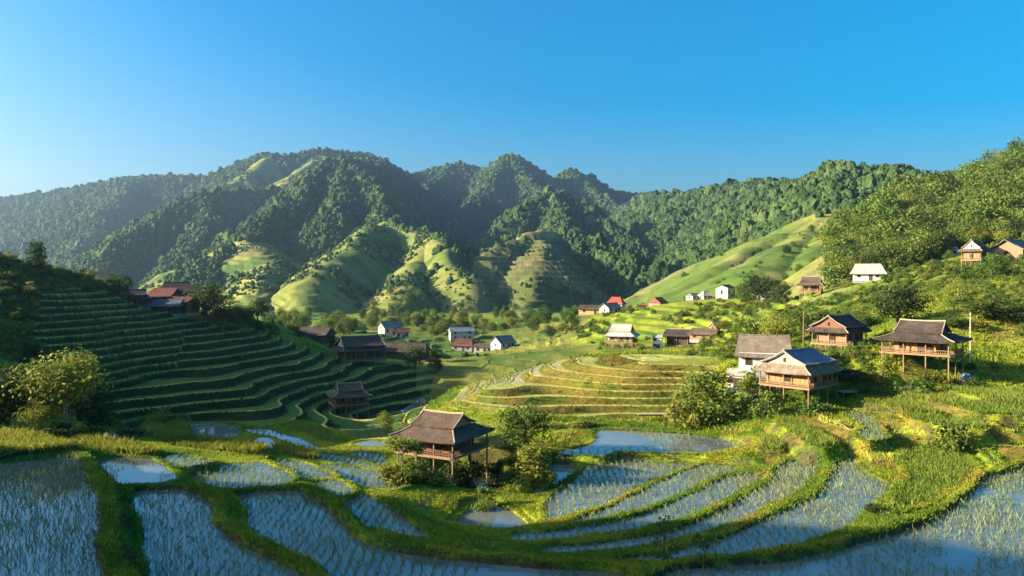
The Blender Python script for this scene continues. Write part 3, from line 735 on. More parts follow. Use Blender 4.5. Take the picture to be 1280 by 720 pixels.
def small_house(name, label, cat, px, Y, yaw, L, W, wall, rise, roof='slate', wmat='white', ov=.4, hip=.0, group=None, win=2, base=None, sink=.5, raise_=0.0, storeys=1, chimney=False):
    """a plain house on the ground: walls with door and windows, a pitched or hipped roof"""
    x = (px - CX) / F * Y; b = gz(x, Y) if base is None else base
    root = empty(name, (x, Y, b), R(yaw)); tag(root, label, cat, group)
    wb = MB(); wb.box(-L / 2, L / 2, -W / 2, W / 2, -sink, wall + raise_)
    if not hip:
        for s_ in (-1, 1): wb.tri((s_ * L / 2, -W / 2, wall + raise_ + .002), (s_ * L / 2, W / 2, wall + raise_ + .002), (s_ * L / 2, 0, wall + raise_ + rise * .96))
    wb.build('wall', M[wmat], root)
    wl = wall + raise_
    ft = MB(); ft.box(-L / 2 - .06, L / 2 + .06, -W / 2 - .06, W / 2 + .06, -sink, .18); ft.build('plinth', M['stone'], root)
    a, c = L / 2 + ov, W / 2 + ov; dz = rise * ov / (W / 2); rl = a * (1 - hip)
    rm = MB(); slope(rm, (-a, -c, wl - dz), (a, -c, wl - dz), (rl, 0, wl + rise), (-rl, 0, wl + rise), 4, 6, .06); slope(rm, (a, c, wl - dz), (-a, c, wl - dz), (-rl, 0, wl + rise), (rl, 0, wl + rise), 4, 6, .06)
    if hip:
        slope(rm, (a, -c, wl - dz), (a, c, wl - dz), (rl, .01, wl + rise), (rl, -.01, wl + rise), 4, 4, .06); slope(rm, (-a, c, wl - dz), (-a, -c, wl - dz), (-rl, -.01, wl + rise), (-rl, .01, wl + rise), 4, 4, .06)
    ro = rm.build('roof', M[roof], root, False, .12)
    MB().tube([(-rl - .03, 0, wl + rise + .03), (0, 0, wl + rise), (rl + .03, 0, wl + rise + .03)], .09, 6).build('ridge_cap', M[roof], ro)
    st_h = wl / storeys
    opening(root, L * .08, -W / 2, .05, .8, min(1.7, st_h * .72), 0, 'door', M['wood_dark'], M['wood'])
    for s_ in range(storeys):
        for k in range(win): opening(root, (-L / 2) + L * (.2 if k == 0 else .8 if k == 1 else .5), -W / 2, s_ * st_h + st_h * .42, .7, st_h * .36, 0, 'window', M['dark_open'], M['wood_red'])
        opening(root, -L / 2, 0, s_ * st_h + st_h * .42, .7, st_h * .36, 2, 'window', M['dark_open'], M['wood_red'])
        opening(root, L / 2, 0, s_ * st_h + st_h * .42, .7, st_h * .36, 3, 'window', M['dark_open'], M['wood_red'])
    return root

GH = 'houses of the mountain village'
stilt_house('stilt_house', 'thatched stilt house on tall posts above the dark pond in the valley', 'stilt house', 553, 69.7, -28, 5.9, 6.0, 3.35, 1.35, .75, .95, .62, .5, .48,
            roof='thatch', wmat='wood_red', base=-18.8, xy=(-6.2, 69.7), inset=(1.3, .4, .9, 1.3), front_open=True)
stilt_house('stilt_house', 'small dark brown stilt hut standing among the shaded curved terraces', 'stilt house', 436, 128, 24, 5.6, 4.6, 1.5, 1.25, .75, 1.1, .6, .55, .5, roof='thatch', wmat='wood_red', inset=(.4, .4, .5, .5), base=-22.4)
h3 = stilt_house('stilt_house', 'golden plank stilt house with weathered thatch skirt, beside the big round bush', 'stilt house', 998, 87.6, 42, 6.7, 5.9, 2.2, 1.45, .9, 1.35, .86, .70, .5,
            roof='thatch_grey', roof2='blue_roof', wmat='wood_orange', inset=(.35, .35, .9, .4), gable='wood_pale')
small_house('village_house', 'white walled house with long grey thatch roof behind the golden plank house', 'house', 955, 95.5, -20, 5.7, 4.4, 2.5, 2.0, 'thatch_grey', 'white', .55, .12, win=2)
small_house('lean_to_shed', 'small white lean-to shed at the end of the long white walled house', 'shed', 921, 95.3, -20, 1.9, 2.6, 1.7, .5, 'pale_roof', 'white', .15, 0, win=1)
stilt_house('stilt_house', 'dark tiled stilt house with brown gable behind the golden plank house', 'stilt house', 1049, 108, 40, 5.8, 5.0, 1.9, 1.6, .6, 1.5, .9, .78, .55, roof='thatch_dark', wmat='wood', inset=(.4, .4, .8, .4), gable='wood_red', ridge='wood_pale')
stilt_house('stilt_house', 'open stilt house with wide dark shingle roof and long veranda, beside the utility pole', 'stilt house', 1153, 92, -44, 7.3, 6.0, 2.25, 1.5, .75, 1.3, .56, .48, .75, roof='thatch_dark', wmat='wood_orange', inset=(.75, .6, 1.2, 1.6), gable='wood_dark', ridge='wood_pale')
stilt_house('stilt_house', 'pale grey roofed stilt house with white lower walls above the sunlit fan terraces', 'stilt house', 777, 178, -22, 6.2, 5.0, 1.5, 1.3, .9, 1.5, .66, .62, .6, roof='pale_roof', wmat='cream', inset=(.5, .3, .3, .4))
stilt_house('stilt_house', 'dark upswept roofed hut above the sunlit fan terraces', 'stilt house', 848, 178, -25, 5.2, 4.0, .6, 2.2, .5, .8, .8, .7, .9, roof='thatch_dark', wmat='wood_dark', rail=False, inset=(.3, .3, .3, .3), win=1)
small_house('open_shed', 'low brown shed with sagging roof beside the dark upswept hut', 'shed', 881, 172, -35, 5.6, 3.6, 1.7, .9, 'thatch', 'wood', .6, .1, win=1)
small_house('outbuilding', 'small white two storey outbuilding between pale house and dark hut', 'outbuilding', 822, 177, -15, 2.0, 1.8, 2.7, .4, 'pale_roof', 'white', .2, 0, win=1, storeys=2)
small_house('village_shed', 'tiny white roofed shed half hidden in trees above the brown shed', 'shed', 896, 185, 30, 2.6, 2.0, 1.3, .8, 'pale_roof', 'wood', .3)
small_house('village_house', 'long low yellow walled house with dark roof on the hill edge', 'house', 742, 292, -12, 11, 5, 2.4, 1.2, 'thatch_dark', 'yellow', .6, .1, win=2)
small_house('village_house', 'dark roofed house with cream gable below the red roofed house', 'house', 763, 284, 35, 6.0, 5.0, 2.0, 1.6, 'slate', 'cream', .5)
small_house('village_house', 'bright red roofed house on the hill edge beside the dark valley', 'house', 770, 302, -25, 6.2, 5.2, 2.3, 2.3, 'red_roof', 'white', .5, .5, raise_=2.2)
small_house('village_house', 'rose walled gable house with dark roof at the foot of the grassy hill', 'house', 823, 300, 52, 6.5, 5, 2.6, 1.9, 'rust_roof', 'plaster_red', .3, .1, raise_=2.0)
small_house('village_house', 'low rust roofed house next to the rose walled gable house', 'house', 806, 303, -20, 5.2, 4.2, 1.7, 1.1, 'rust_roof', 'plaster_red', .4, raise_=2.0)
small_house('barn', 'plain cream barn block standing alone on the sunny hillside', 'barn', 907, 280, 48, 6.0, 4.6, 4.0, 1.0, 'wood_dark', 'cream', .25)
small_house('hillside_shed', 'low dark shed with white front left of the cream barn', 'shed', 868, 286, 30, 5.0, 3.5, 1.6, .8, 'slate', 'white', .3, .2)
small_house('hillside_shed', 'small domed thatch shed just left of the cream barn', 'shed', 882, 284, 20, 4.2, 3.6, 1.5, 1.5, 'pale_roof', 'cream', .3, .6)
stilt_house('stilt_house', 'open timber pavilion hut with brown roof throwing a long shadow on the slope', 'stilt house', 1014, 204, -30, 5.2, 4.2, 1.5, 1.7, .7, 1.4, .7, .62, .7, roof='thatch', wmat='wood_orange', inset=(.7, .7, .8, .8))
small_house('village_house', 'pale roofed white house high on the green hillside', 'house', 1085, 195, -24, 7.0, 5.0, 2.4, 1.9, 'pale_roof', 'white', .8, .3, win=2)
stilt_house('stilt_house', 'tall thatched gable hut high on the hill beside the long brown house', 'stilt house', 1219, 169, 38, 4.4, 4.0, 1.2, 1.9, .6, 1.8, .8, .7, .5, roof='thatch', wmat='wood', gable='white', inset=(.4, .3, .4, .4))
small_house('village_house', 'long brown gable house with grey metal roof high on the hill', 'house', 1268, 172, 38, 9.5, 6.5, 2.3, 2.0, 'slate', 'wood', .7, 0, win=2)
small_house('village_house', 'tiny white house below the forest edge high on the hill', 'house', 1183, 225, -10, 5.2, 3.6, 2.0, 1.0, 'pale_roof', 'white', .3)
small_house('village_shed', 'small white shed by the dark round tree on the grassy slope', 'shed', 958, 255, -15, 3.6, 2.4, 1.6, .6, 'pale_roof', 'white', .3)
# left hilltop farm
stilt_house('stilt_house', 'brown gabled pavilion house at the top edge of the shaded terraces', 'stilt house', 163, 153, 30, 6.0, 5.4, .6, 1.9, .6, 1.1, .8, .7, .6, roof='thatch_dark', wmat='wood_red', gable='wood_red', inset=(.8, .4, .7, .4))
small_house('farm_house', 'long low farmhouse with slate grey roof beside the brown pavilion house', 'house', 206, 153.5, -6, 7.5, 4.4, 1.9, 1.0, 'slate_dark', 'wood_dark', .7, .15)
small_house('farm_house', 'tall farmhouse with rust red tiled roof behind the slate grey roof', 'house', 207, 161, -15, 6.4, 5.0, 3.4, 1.3, 'rust_dark', 'wood_red', .6, .25)
small_house('farm_house', 'dark roofed farmhouse rising behind the rust red tiles', 'house', 222, 166, 20, 6.0, 5.0, 4.6, 1.5, 'thatch_dark', 'wood_red', .6, .3)
small_house('farm_house', 'rust roofed annex at the right end of the hilltop farm', 'house', 229, 155, -10, 4.4, 4.2, 2.6, .8, 'rust_dark', 'wood_red', .4, .1)
# valley houses
small_house('valley_house', 'shaded house with grey white front among trees on the valley shoulder', 'house', 395, 180, -14, 7.2, 5.0, 2.4, 1.4, 'thatch_dark', 'wood_dark', .5, .1)
stilt_house('stilt_house', 'large shaded stilt house with black roof and pale blue gable in the valley', 'stilt house', 450, 166, 30, 9.0, 7.0, 1.3, 1.9, .8, 2.0, .86, .72, .6, roof='thatch_dark', wmat='wood_dark', gable='white', inset=(.6, .4, .6, .5))
small_house('valley_house', 'long dark roofed house in the shade behind the large stilt house', 'house', 508, 182, -8, 10, 5, 2.3, 1.6, 'thatch_dark', 'wood_dark', .5, .15)
small_house('valley_house', 'cream walled house with grey roof among trees at the valley head', 'house', 487, 277, 35, 6.5, 5.0, 3.6, 1.8, 'slate', 'cream', .4)
small_house('valley_house', 'small pale house with rust brown roof beside the cream walled one at the valley head', 'house', 503, 275, 10, 4.8, 4.0, 2.8, 1.2, 'rust_dark', 'cream', .4)
small_house('valley_house', 'wide pale house with blue grey roof below the terraced knoll', 'house', 577, 276, 12, 8.5, 5.0, 3.2, 1.2, 'blue_roof', 'cream', .4, .1, storeys=2)
small_house('valley_house', 'purple brown roofed house at the edge of the green valley fields', 'house', 580, 258, -15, 7.0, 5.0, 2.4, 2.0, 'rust_dark', 'stone', .5, .3)
small_house('valley_house', 'house with blue grey roof and bright white gable by the green valley fields', 'house', 629, 250, 40, 6.2, 5.0, 2.2, 1.9, 'slate', 'white', .4)
small_house('valley_house', 'low tan walled house beside the white gabled house in the valley', 'house', 605, 253, -6, 6.0, 4.0, 2.3, .7, 'thatch', 'cream', .3)

# low plank platform under the wide roofed house, entrance ramp of the golden house
def platform(label, px, Y, yaw, L, W, h):
    x = (px - CX) / F * Y; b = gz(x, Y); r_ = empty('plank_platform', (x, Y, b), R(yaw)); tag(r_, label, 'platform')
    MB().box(-L / 2, L / 2, -W / 2, W / 2, h - .1, h).build('top', M['wood_pale'], r_)
    for a in (-1, 1):
        for c in (-1, 1): MB().tube([(a * (L / 2 - .15), c * (W / 2 - .12), -.6), (a * (L / 2 - .15), c * (W / 2 - .12), h - .1)], .06, 6).build('leg', M['wood'], r_)
platform('low plank platform in front of the wide roofed stilt house', 1134, 87.5, -40, 3.6, 1.2, .75)
platform('flat plank drying platform at the end of the golden plank house', 1062, 88.5, 10, 2.6, 1.5, .35)

# utility pole
x, y = (1213 - CX) / F * 96, 96; b = gz(x, y)
pr = empty('utility_pole', (x, y, b)); tag(pr, 'tall pale utility pole beside the wide roofed stilt house', 'pole')
MB().tube([(0, 0, -.5), (0, 0, 6.6)], [.11, .075], 8).build('pole', M['wood_pale'], pr)
MB().box(-.45, .45, -.04, .04, 6.1, 6.2).build('crossarm', M['wood'], pr)
for k, (px, Y, h, lab) in enumerate([(1004, 116, 6.2, 'thin bamboo pole rising among trees behind the white walled house'), (415, 126, 2.0, 'short weathered post standing on a shaded terrace edge'), (372, 152, 2.2, 'short post on the terrace below the valley houses')]):
    x = (px - CX) / F * Y; o = MB().tube([(0, 0, -.4), (.05, 0, h * .6), (.02, 0, h)], [.09, .08, .05], 7).build('wooden_post', M['wood'], None, True); o.location = (x, Y, gz(x, Y)); tag(o, lab, 'post')

# bamboo water pipe, log rail, footbridge and garden fence
def lying(name, label, cat, a, b, rad, m, lift=.15, n=8):
    pts = []
    for q in range(n + 1):
        t_ = q / n; x = a[0] + (b[0] - a[0]) * t_; y = a[1] + (b[1] - a[1]) * t_; pts.append((x, y, gz(x, y) + lift))
    tag(MB().tube(pts, rad, 7).build(name, M[m], None, True), label, cat)
def xy_(px, Y): return ((px - CX) / F * Y, Y)
lying('bamboo_pipe', 'long bamboo water pipe lying on the bank below the golden house', 'pipe', xy_(1013, 84.5), xy_(1071, 73), .06, 'wood', .25)
lying('log_rail', 'dark log edging the ripe yellow rice strip', 'log', xy_(-10, 57.5), xy_(96, 61.5), .12, 'wood_dark', .25)
def footbridge(label, px0, px1, Y):
    x0 = (px0 - CX) / F * Y; x1 = (px1 - CX) / F * Y; zb = max(gz(x0, Y), gz(x1, Y)) + .35
    r_ = empty('footbridge', ((x0 + x1) / 2, Y, zb)); tag(r_, label, 'footbridge'); L = x1 - x0
    d = MB()
    for q in range(14): d.box(-L / 2 + L * q / 14, -L / 2 + L * (q + .93) / 14, -.4, .4, -.05, .02)
    d.build('deck', M['wood_pale'], r_); MB().box(-L / 2, L / 2, -.36, -.26, -.2, -.052).build('beam', M['wood'], r_); MB().box(-L / 2, L / 2, .26, .36, -.2, -.052).build('beam', M['wood'], r_)
    for sx in (-.42, 0, .42):
        for sy in (-.3, .3): MB().tube([(L * sx, sy, -1.1), (L * sx, sy, -.2)], .06, 6).build('post', M['wood'], r_)
footbridge('low plank footbridge over the marsh beyond the upper pond', 797, 862, 94)
def fence(label, a, b, h, m, n):
    g0 = gz(*a); r_ = empty('garden_fence', (a[0], a[1], g0)); tag(r_, label, 'fence'); pts = []
    for q in range(n + 1):
        t_ = q / n; x = a[0] + (b[0] - a[0]) * t_; y = a[1] + (b[1] - a[1]) * t_; g = gz(x, y); pts.append((x - a[0], y - a[1], g - g0))
        MB().tube([(x - a[0], y - a[1], g - g0 - .3), (x - a[0], y - a[1], g - g0 + h)], .05, 6).build('post', M[m], r_)
    for k_ in (.4, .68, .94): MB().tube([(p[0], p[1], p[2] + h * k_) for p in pts], .035, 5).build('rail', M[m], r_)
fence('pale wooden fence in front of the white walled house', xy_(926, 91), xy_(978, 90.5), .95, 'wood_pale', 7)
fence('bamboo fence beside the cream walled pale roofed stilt house', xy_(760, 170), xy_(815, 168), .9, 'wood', 9)
fence('weathered fence below the dark tiled stilt house', xy_(1012, 101), xy_(1066, 99), .9, 'wood', 8)
fence('fence along the slope under the open timber pavilion', xy_(985, 194), xy_(1062, 188), .9, 'wood_pale', 12)

# rocks, covered heap
def rock(label, px, Y, sx, sy, sz, m, name='boulder', cat='rock'):
    n = 9; v = []; f = []
    for i in range(n + 1):
        for j in range(14):
            th = math.pi * i / n; ph = 2 * math.pi * j / 14; q = 1 + .28 * (random.random() - .5)
            v.append((sx * math.sin(th) * math.cos(ph) * q, sy * math.sin(th) * math.sin(ph) * q, sz * math.cos(th) * q))
    for i in range(n):
        for j in range(14): f.append((i * 14 + j, (i + 1) * 14 + j, (i + 1) * 14 + (j + 1) % 14, i * 14 + (j + 1) % 14))
    me = bpy.data.meshes.new(name); me.from_pydata(v, [], f); me.materials.append(M[m]); me.update()
    x = (px - CX) / F * Y; o = link(name, me, None, (x, Y, gz(x, Y) + sz * .3)); tag(o, label, cat)
rock('blue grey boulder under the trees by the yellow rice strip', 137, 70, .9, .7, .5, 'stone_dark')
rock('dark boulder on the bank of the dark pond', 636, 66, .4, .3, .25, 'stone_dark')
rock('small dark rock at the foot of the pond bank', 606, 63.2, .3, .28, .2, 'stone_dark')
rock('rounded heap under a blue cloth near the utility pole', 1208, 90, .75, .5, .5, 'blue_cloth', 'covered_heap', 'heap')
rock('low orange bundle beside the blue cloth heap', 1202, 89, .4, .3, .3, 'plaster_red', 'bundle', 'bundle')
# ------------------------------------------------------------------ trees and shrubs
def unit(n, rng):
    v = rng.normal(size=(n, 3)); return v / np.linalg.norm(v, axis=1)[:, None]
def leaves(centres, radii, per, size, rng, cols, flat=.8, up=.35):
    """many small leaf faces gathered in clumps"""
    V = []; C = []
    for c, rad in zip(centres, radii):
        d = unit(per, rng); p = c + d * (rad * rng.random(per)[:, None] ** .45) * np.array([1, 1, flat])
        nrm = d * .6 + unit(per, rng) * .7 + np.array([0, 0, up]); nrm /= np.linalg.norm(nrm, axis=1)[:, None]
        a = np.cross(nrm, unit(per, rng)); a /= np.linalg.norm(a, axis=1)[:, None] + 1e-9; b = np.cross(nrm, a)
        s = size * (.6 + .8 * rng.random(per))[:, None]
        V.append(np.stack([p - a * s, p - b * s * .55, p + a * s, p + b * s * .55], 1).reshape(-1, 3))
        tone = rng.random(); cc = cols[0] + (cols[1] - cols[0]) * np.clip(tone * .7 + .45 * rng.random(per), 0, 1)[:, None]
        C.append(np.repeat(cc, 4, 0))
    V = np.concatenate(V); C = np.concatenate(C)
    return V, np.arange(len(V)).reshape(-1, 4), C
PAL = {'light': (np.array((.12,.15,.018)), np.array((.25,.26,.035))), 'mid': (np.array((.05,.10,.014)), np.array((.12,.17,.024))),
       'dark': (np.array((.026,.055,.011)), np.array((.06,.095,.018))), 'forest': (np.array((.06,.11,.015)), np.array((.14,.19,.026)))}
def crown_mesh(name, seed, h, wd, base, nclump, per, leaf, pal, shape='round', clump=.24):
    """crown of a tree h high and wd wide, starting at height base"""
    rng = np.random.default_rng(seed); hc = h - base; cs = []; rs = []
    while len(cs) < nclump:
        u = rng.random(3) * 2 - 1
        t = (u[2] + 1) / 2
        prof = {'round': math.sqrt(max(0, 1 - (u[2] * .98) ** 2)), 'cone': (1 - t) * .95 + .08, 'column': min(1, 3 * t + .5) * min(1, 2.2 * (1 - t) + .12),
                'open': (.55 + .45 * math.sin(t * 9 + seed)) * math.sqrt(max(0, 1 - u[2] ** 2)) , 'flat': math.sqrt(max(0, 1 - (t * .95) ** 2))}[shape]
        q = math.hypot(u[0], u[1])
        if q > prof or (q < prof * .45 and rng.random() < .65): continue
        cs.append(np.array([u[0] * wd / 2 * (1 - clump * .8), u[1] * wd / 2 * (1 - clump * .8), base + t * hc * (1 - clump * .3)])); rs.append(clump * min(wd, hc) * (.65 + .7 * rng.random()))
    V, Fc, C = leaves(cs, rs, per, leaf, rng, PAL[pal])
    V[:, 2] = np.maximum(V[:, 2], .02)
    return mesh_np(name, V, Fc, M['leaf'], C, False), cs
def trunk_mesh(name, seed, h, base, cs, rad, m, nb=6):
    rng = random.Random(seed); mb = MB(); top = base + (h - base) * .6
    pts = [(0, 0, -.5)] + [((rng.random() - .5) * .07 * h * k / 4, (rng.random() - .5) * .07 * h * k / 4, top * k / 4) for k in range(1, 5)]
    mb.tube(pts, [rad * 1.25, rad, rad * .82, rad * .62, rad * .3], 8)
    for c in rng.sample(list(cs), min(nb, len(cs))):
        k = rng.choice([2, 3, 3, 4]); a = Vector(pts[k]); e = Vector(c); mid = a.lerp(e, .5) + Vector((0, 0, .04 * h)); mb.tube([a, mid, e], [rad * .5, rad * .34, rad * .12], 5, False)
    me = bpy.data.meshes.new(name); me.from_pydata(mb.v, [], mb.f); me.materials.append(m); me.update()
    for p in me.polygons: p.use_smooth = True
    return me
SPEC = {}
def species(key, h, wd, base, nclump, per, leaf, pal, shape='round', bark='bark', rad=.16, clump=.24, variants=2, nb=6):
    SPEC[key] = []
    for v in range(variants):
        cm, cs = crown_mesh('crown', hash_seed(key) + v, h, wd, base, nclump, per, leaf, pal, shape, clump)
        SPEC[key].append((cm, trunk_mesh('trunk', v + 3, h, base, cs, rad, M[bark], nb), h, wd))
def hash_seed(k): return sum(ord(c) * (i + 3) for i, c in enumerate(k)) * 10
species('light_open', 8, 7.5, .5, 46, 95, .16, 'light', 'open', 'bark_pale', .15, .2, 2, 9)
species('round_dark', 6, 5.5, .8, 34, 85, .17, 'dark', 'round', 'bark', .18)
species('round_mid', 6, 5.5, .7, 34, 85, .17, 'mid', 'round', 'bark', .17, .22, 3)
species('column', 7, 2.4, .5, 22, 80, .15, 'light', 'column', 'bark_pale', .1, .36)
species('cone_dark', 7, 3.6, .6, 26, 80, .17, 'dark', 'cone', 'bark', .13, .26)
species('sapling', 4.5, 3, .9, 16, 45, .14, 'light', 'open', 'bark_pale', .06, .24, 2, 10)
species('fine_dark', 3, 3, .3, 20, 26, .10, 'mid', 'open', 'bark', .05, .2, 2, 10)
species('shrub_mid', 2, 2.6, .0, 18, 60, .12, 'mid', 'flat', 'bark', .05, .3, 3, 5)
species('shrub_light', 1.8, 2.4, .0, 16, 60, .12, 'light', 'flat', 'bark', .05, .3, 2, 5)
species('shrub_dark', 2, 2.6, .0, 18, 60, .12, 'dark', 'flat', 'bark', .05, .3, 2, 5)
species('forest', 9, 7.5, .8, 26, 46, .34, 'forest', 'round', 'bark', .2, .27, 4, 4)
def plant(name, label, cat, spec, px, Y, height, width, group=None, var=None, rz=None, x=None, part='crown', sink=0.0, dz=0.0):
    vs = SPEC[spec]; cm, tm, h, wd = vs[random.randrange(len(vs)) if var is None else var % len(vs)]
    xx = (px - CX) / F * Y if x is None else x
    r_ = empty(name, (xx, Y, gz(xx, Y) - sink + dz), random.random() * 6.28 if rz is None else rz); r_.scale = (width / wd, width / wd, height / h); tag(r_, label, cat, group)
    link('trunk' if part == 'crown' else 'stem', tm, r_); link(part, cm, r_); return r_
def T(label, spec, px, Y, top, w_px, name='tree', cat='tree', **k):
    """tree whose top shows at photo row `top`, w_px photo columns wide"""
    x = (px - CX) / F * Y; g = gz(x, Y); h = max(.6, (HY - top) / F * Y - g); plant(name, label, cat, spec, px, Y, h, w_px / F * Y, part='crown' if cat == 'tree' else 'foliage', **k)
T('tall airy yellow green tree with pale trunk beside the yellow rice strip', 'light_open', 82, 73, 426, 126)
T('dense dark tree at the picture edge beside the airy yellow green tree', 'round_dark', 10, 72, 445, 78)
T('bright low bushy tree at the foot of the airy yellow green tree', 'light_open', 48, 70, 490, 52, var=1)
T('dark bushy tree behind the airy yellow green tree', 'round_dark', 112, 84, 470, 60)
T('lone tall dark tree on the crest of the shaded hill', 'cone_dark', 43, 133, 290, 30)
T('slender yellow topped tree on the shaded hill crest', 'column', 111, 141, 331, 18)
T('round dark tree on the hill crest next to the slender yellow one', 'round_dark', 149, 148, 338, 34)
T('dark tree right of the rust roofed annex', 'round_dark', 258, 157, 350, 48)
T('second tree downhill of the rust roofed annex', 'round_mid', 287, 160, 372, 42)
T('small lit yellow green bush below the hilltop farm', 'light_open', 247, 150, 391, 27)
T('tiny lit yellow green tree lower right of the hilltop farm', 'light_open', 279, 151, 398, 18)
T('dark spreading tree alone on the dropping ridge', 'round_dark', 322, 166, 371, 30)
T('dark broad tree between the farm trees and the spreading ridge tree', 'round_dark', 300, 163, 382, 34)
T('dark tree in front of the long shaded valley house', 'round_dark', 519, 166, 430, 34)
T('narrow black green tree right of the long shaded valley house', 'cone_dark', 545, 166, 426, 20)
T('small dark tree behind the black roofed stilt house', 'round_dark', 425, 180, 418, 26)
T('slim yellow green cypress like tree on a terrace behind the thatched pond house', 'column', 482, 98, 508, 17)
T('thin leafed sapling in front of the thatched pond house', 'sapling', 503, 63.5, 540, 52)
T('slender sapling at the corner of the thatched pond house', 'sapling', 521, 64.5, 545, 34, var=1)
T('dense round dark green tree right of the thatched pond house', 'round_mid', 654, 75.5, 499, 68)
T('dark tree in the gully behind the thatched pond house', 'round_dark', 637, 80, 545, 50)
T('huge round green bush beside the golden plank house', 'round_mid', 888, 88.5, 462, 84, var=1)
T('bright green bush leaning on the huge round bush', 'shrub_light', 862, 89, 482, 62, name='bush', cat='bush')
T('dark round tree on the bright slope above the wide roofed stilt house', 'round_dark', 1122, 112, 352, 66)
T('spreading tree with reddish leaves near the utility pole', 'round_mid', 1190, 106, 392, 50)
T('tall leafy tree right of the utility pole', 'round_mid', 1240, 106, 366, 70)
T('leafy tree by the picture edge right of the utility pole', 'round_dark', 1275, 104, 385, 54)
T('pale green tree on the slope above the utility pole', 'light_open', 1198, 122, 350, 56)
T('tree just below the tall gable hut on the hill', 'round_mid', 1240, 150, 318, 40)
T('second tree below the long brown house on the hill', 'round_mid', 1218, 152, 336, 36)
T('brownish tree behind the dark tiled stilt house', 'round_mid', 1012, 128, 378, 58)
T('tree between white walled house and dark tiled house', 'light_open', 968, 124, 380, 56)
T('low tree behind the long grey thatch roof', 'round_mid', 935, 132, 392, 46)
T('small tree behind the brown shed', 'light_open', 905, 170, 398, 30)
T('tree behind the right end of the dark tiled roof', 'round_mid', 1072, 122, 385, 46)
T('round dark tree right of the cream barn', 'round_dark', 948, 256, 341, 44)
T('smaller dark tree beside the small white shed', 'round_dark', 972, 252, 348, 28)
T('bushy dark tree between barn and white shed', 'round_mid', 930, 262, 352, 22)
T('narrow vine covered post of leaves beside the plank platform', 'column', 1106, 88.5, 432, 17)
T('feathery dark sapling growing in the flooded field', 'fine_dark', 830, 43.5, 645, 52)
T('second feathery dark sapling nearer the flooded field bank', 'fine_dark', 880, 41.5, 664, 46, var=1)
T('rounded green shrub on the terrace bank below the green rice strips', 'shrub_mid', 1187, 69, 526, 56, name='shrub', cat='shrub')
T('lush shrub on the lip of the dark pond, left of the posts', 'shrub_mid', 528, 64, 588, 44, name='shrub', cat='shrub')
T('leafy shrub under the saplings by the pond house', 'shrub_light', 495, 63, 578, 48, name='shrub', cat='shrub')
T('low light shrub at the front post of the pond house', 'shrub_light', 548, 63.5, 590, 30, name='shrub', cat='shrub')
T('golden rounded shrub on the pond bank', 'shrub_light', 648, 64, 597, 34, name='shrub', cat='shrub')
T('golden shrub on the far pond bank under the upright pale leafed tree', 'shrub_light', 640, 69, 583, 46, name='shrub', cat='shrub', var=1)
T('small shrub at the water edge of the dark pond', 'shrub_mid', 606, 60.5, 607, 30, name='shrub', cat='shrub')
T('bright rounded shrub left of the upper blue pond', 'shrub_light', 722, 88, 523, 44, name='shrub', cat='shrub')
T('dull shrub between the round tree and the upper pond', 'shrub_mid', 695, 88, 530, 36, name='shrub', cat='shrub')
T('dark shrub under the end of the golden plank house', 'shrub_dark', 1066, 91, 457, 62, name='shrub', cat='shrub')
T('low green shrub in front of the golden house posts', 'shrub_mid', 958, 85, 488, 42, name='shrub', cat='shrub')
T('low shrub at the front corner post of the golden house', 'shrub_mid', 1012, 84, 488, 40, name='shrub', cat='shrub')
T('shrub below the white walled house', 'shrub_light', 942, 92, 456, 40, name='shrub', cat='shrub')
T('shrub under the dark tiled stilt house', 'shrub_light', 1032, 104, 432, 40, name='shrub', cat='shrub')
T('spreading shrub below the plank platform', 'shrub_mid', 1140, 86, 466, 62, name='shrub', cat='shrub')
T('shrub at the posts of the wide roofed stilt house', 'shrub_light', 1176, 88.5, 462, 36, name='shrub', cat='shrub', var=1)
T('long shrub right of the wide roofed stilt house', 'shrub_mid', 1205, 87, 470, 54, name='shrub', cat='shrub')
T('shrub at the foot of the vine covered post', 'shrub_mid', 1092, 87.5, 472, 44, name='shrub', cat='shrub')
T('dark hedge like shrub on the bank beside the yellow rice strip', 'shrub_dark', 60, 69, 528, 70, name='shrub', cat='shrub')
T('dark shrub left of the blue grey boulder', 'shrub_dark', 118, 71, 530, 40, name='shrub', cat='shrub')
T('shrub with lit top beside the blue grey boulder', 'shrub_light', 95, 69.5, 532, 42, name='shrub', cat='shrub')
T('dark shrub behind the blue grey boulder', 'shrub_dark', 165, 75, 530, 50, name='shrub', cat='shrub')
T('leafy shrub on the green bank of the largest right field', 'shrub_dark', 1098, 52, 632, 40, name='shrub', cat='shrub')
for q_, (lab_, sp_, px_, Y_, tp_, w_) in enumerate([
  ('dark bushy tree right behind the thatched pond house', 'round_dark', 612, 79, 546, 46), ('dark low tree between the pond house and the round tree', 'round_dark', 630, 76, 556, 44),
  ('rounded shrub in front of the left posts of the pond house', 'shrub_mid', 542, 64.8, 580, 38), ('bushy shrub under the middle of the pond house deck', 'shrub_dark', 577, 67.5, 578, 36), ('tall shrub under the left end of the pond house', 'shrub_mid', 520, 67, 572, 34),
  ('shrub in the dark shade right of the pond house deck', 'shrub_dark', 618, 72, 566, 36), ('leafy shrub in the shade under the round tree', 'shrub_mid', 640, 74, 562, 34),
  ('shade loving shrub under the pond house floor', 'shrub_dark', 565, 72, 572, 36), ('low shrub behind the posts of the pond house', 'shrub_dark', 590, 72.5, 570, 36),
  ('dark shrub left behind the pond house', 'shrub_dark', 532, 73, 566, 34), ('shrub on the shore between the pond bank and the round tree', 'shrub_mid', 660, 71, 572, 32)]):
    T(lab_, sp_, px_, Y_, tp_, w_, name='tree' if 'tree ' in lab_[:16] else 'shrub', cat='tree' if 'tree ' in lab_[:16] else 'shrub')
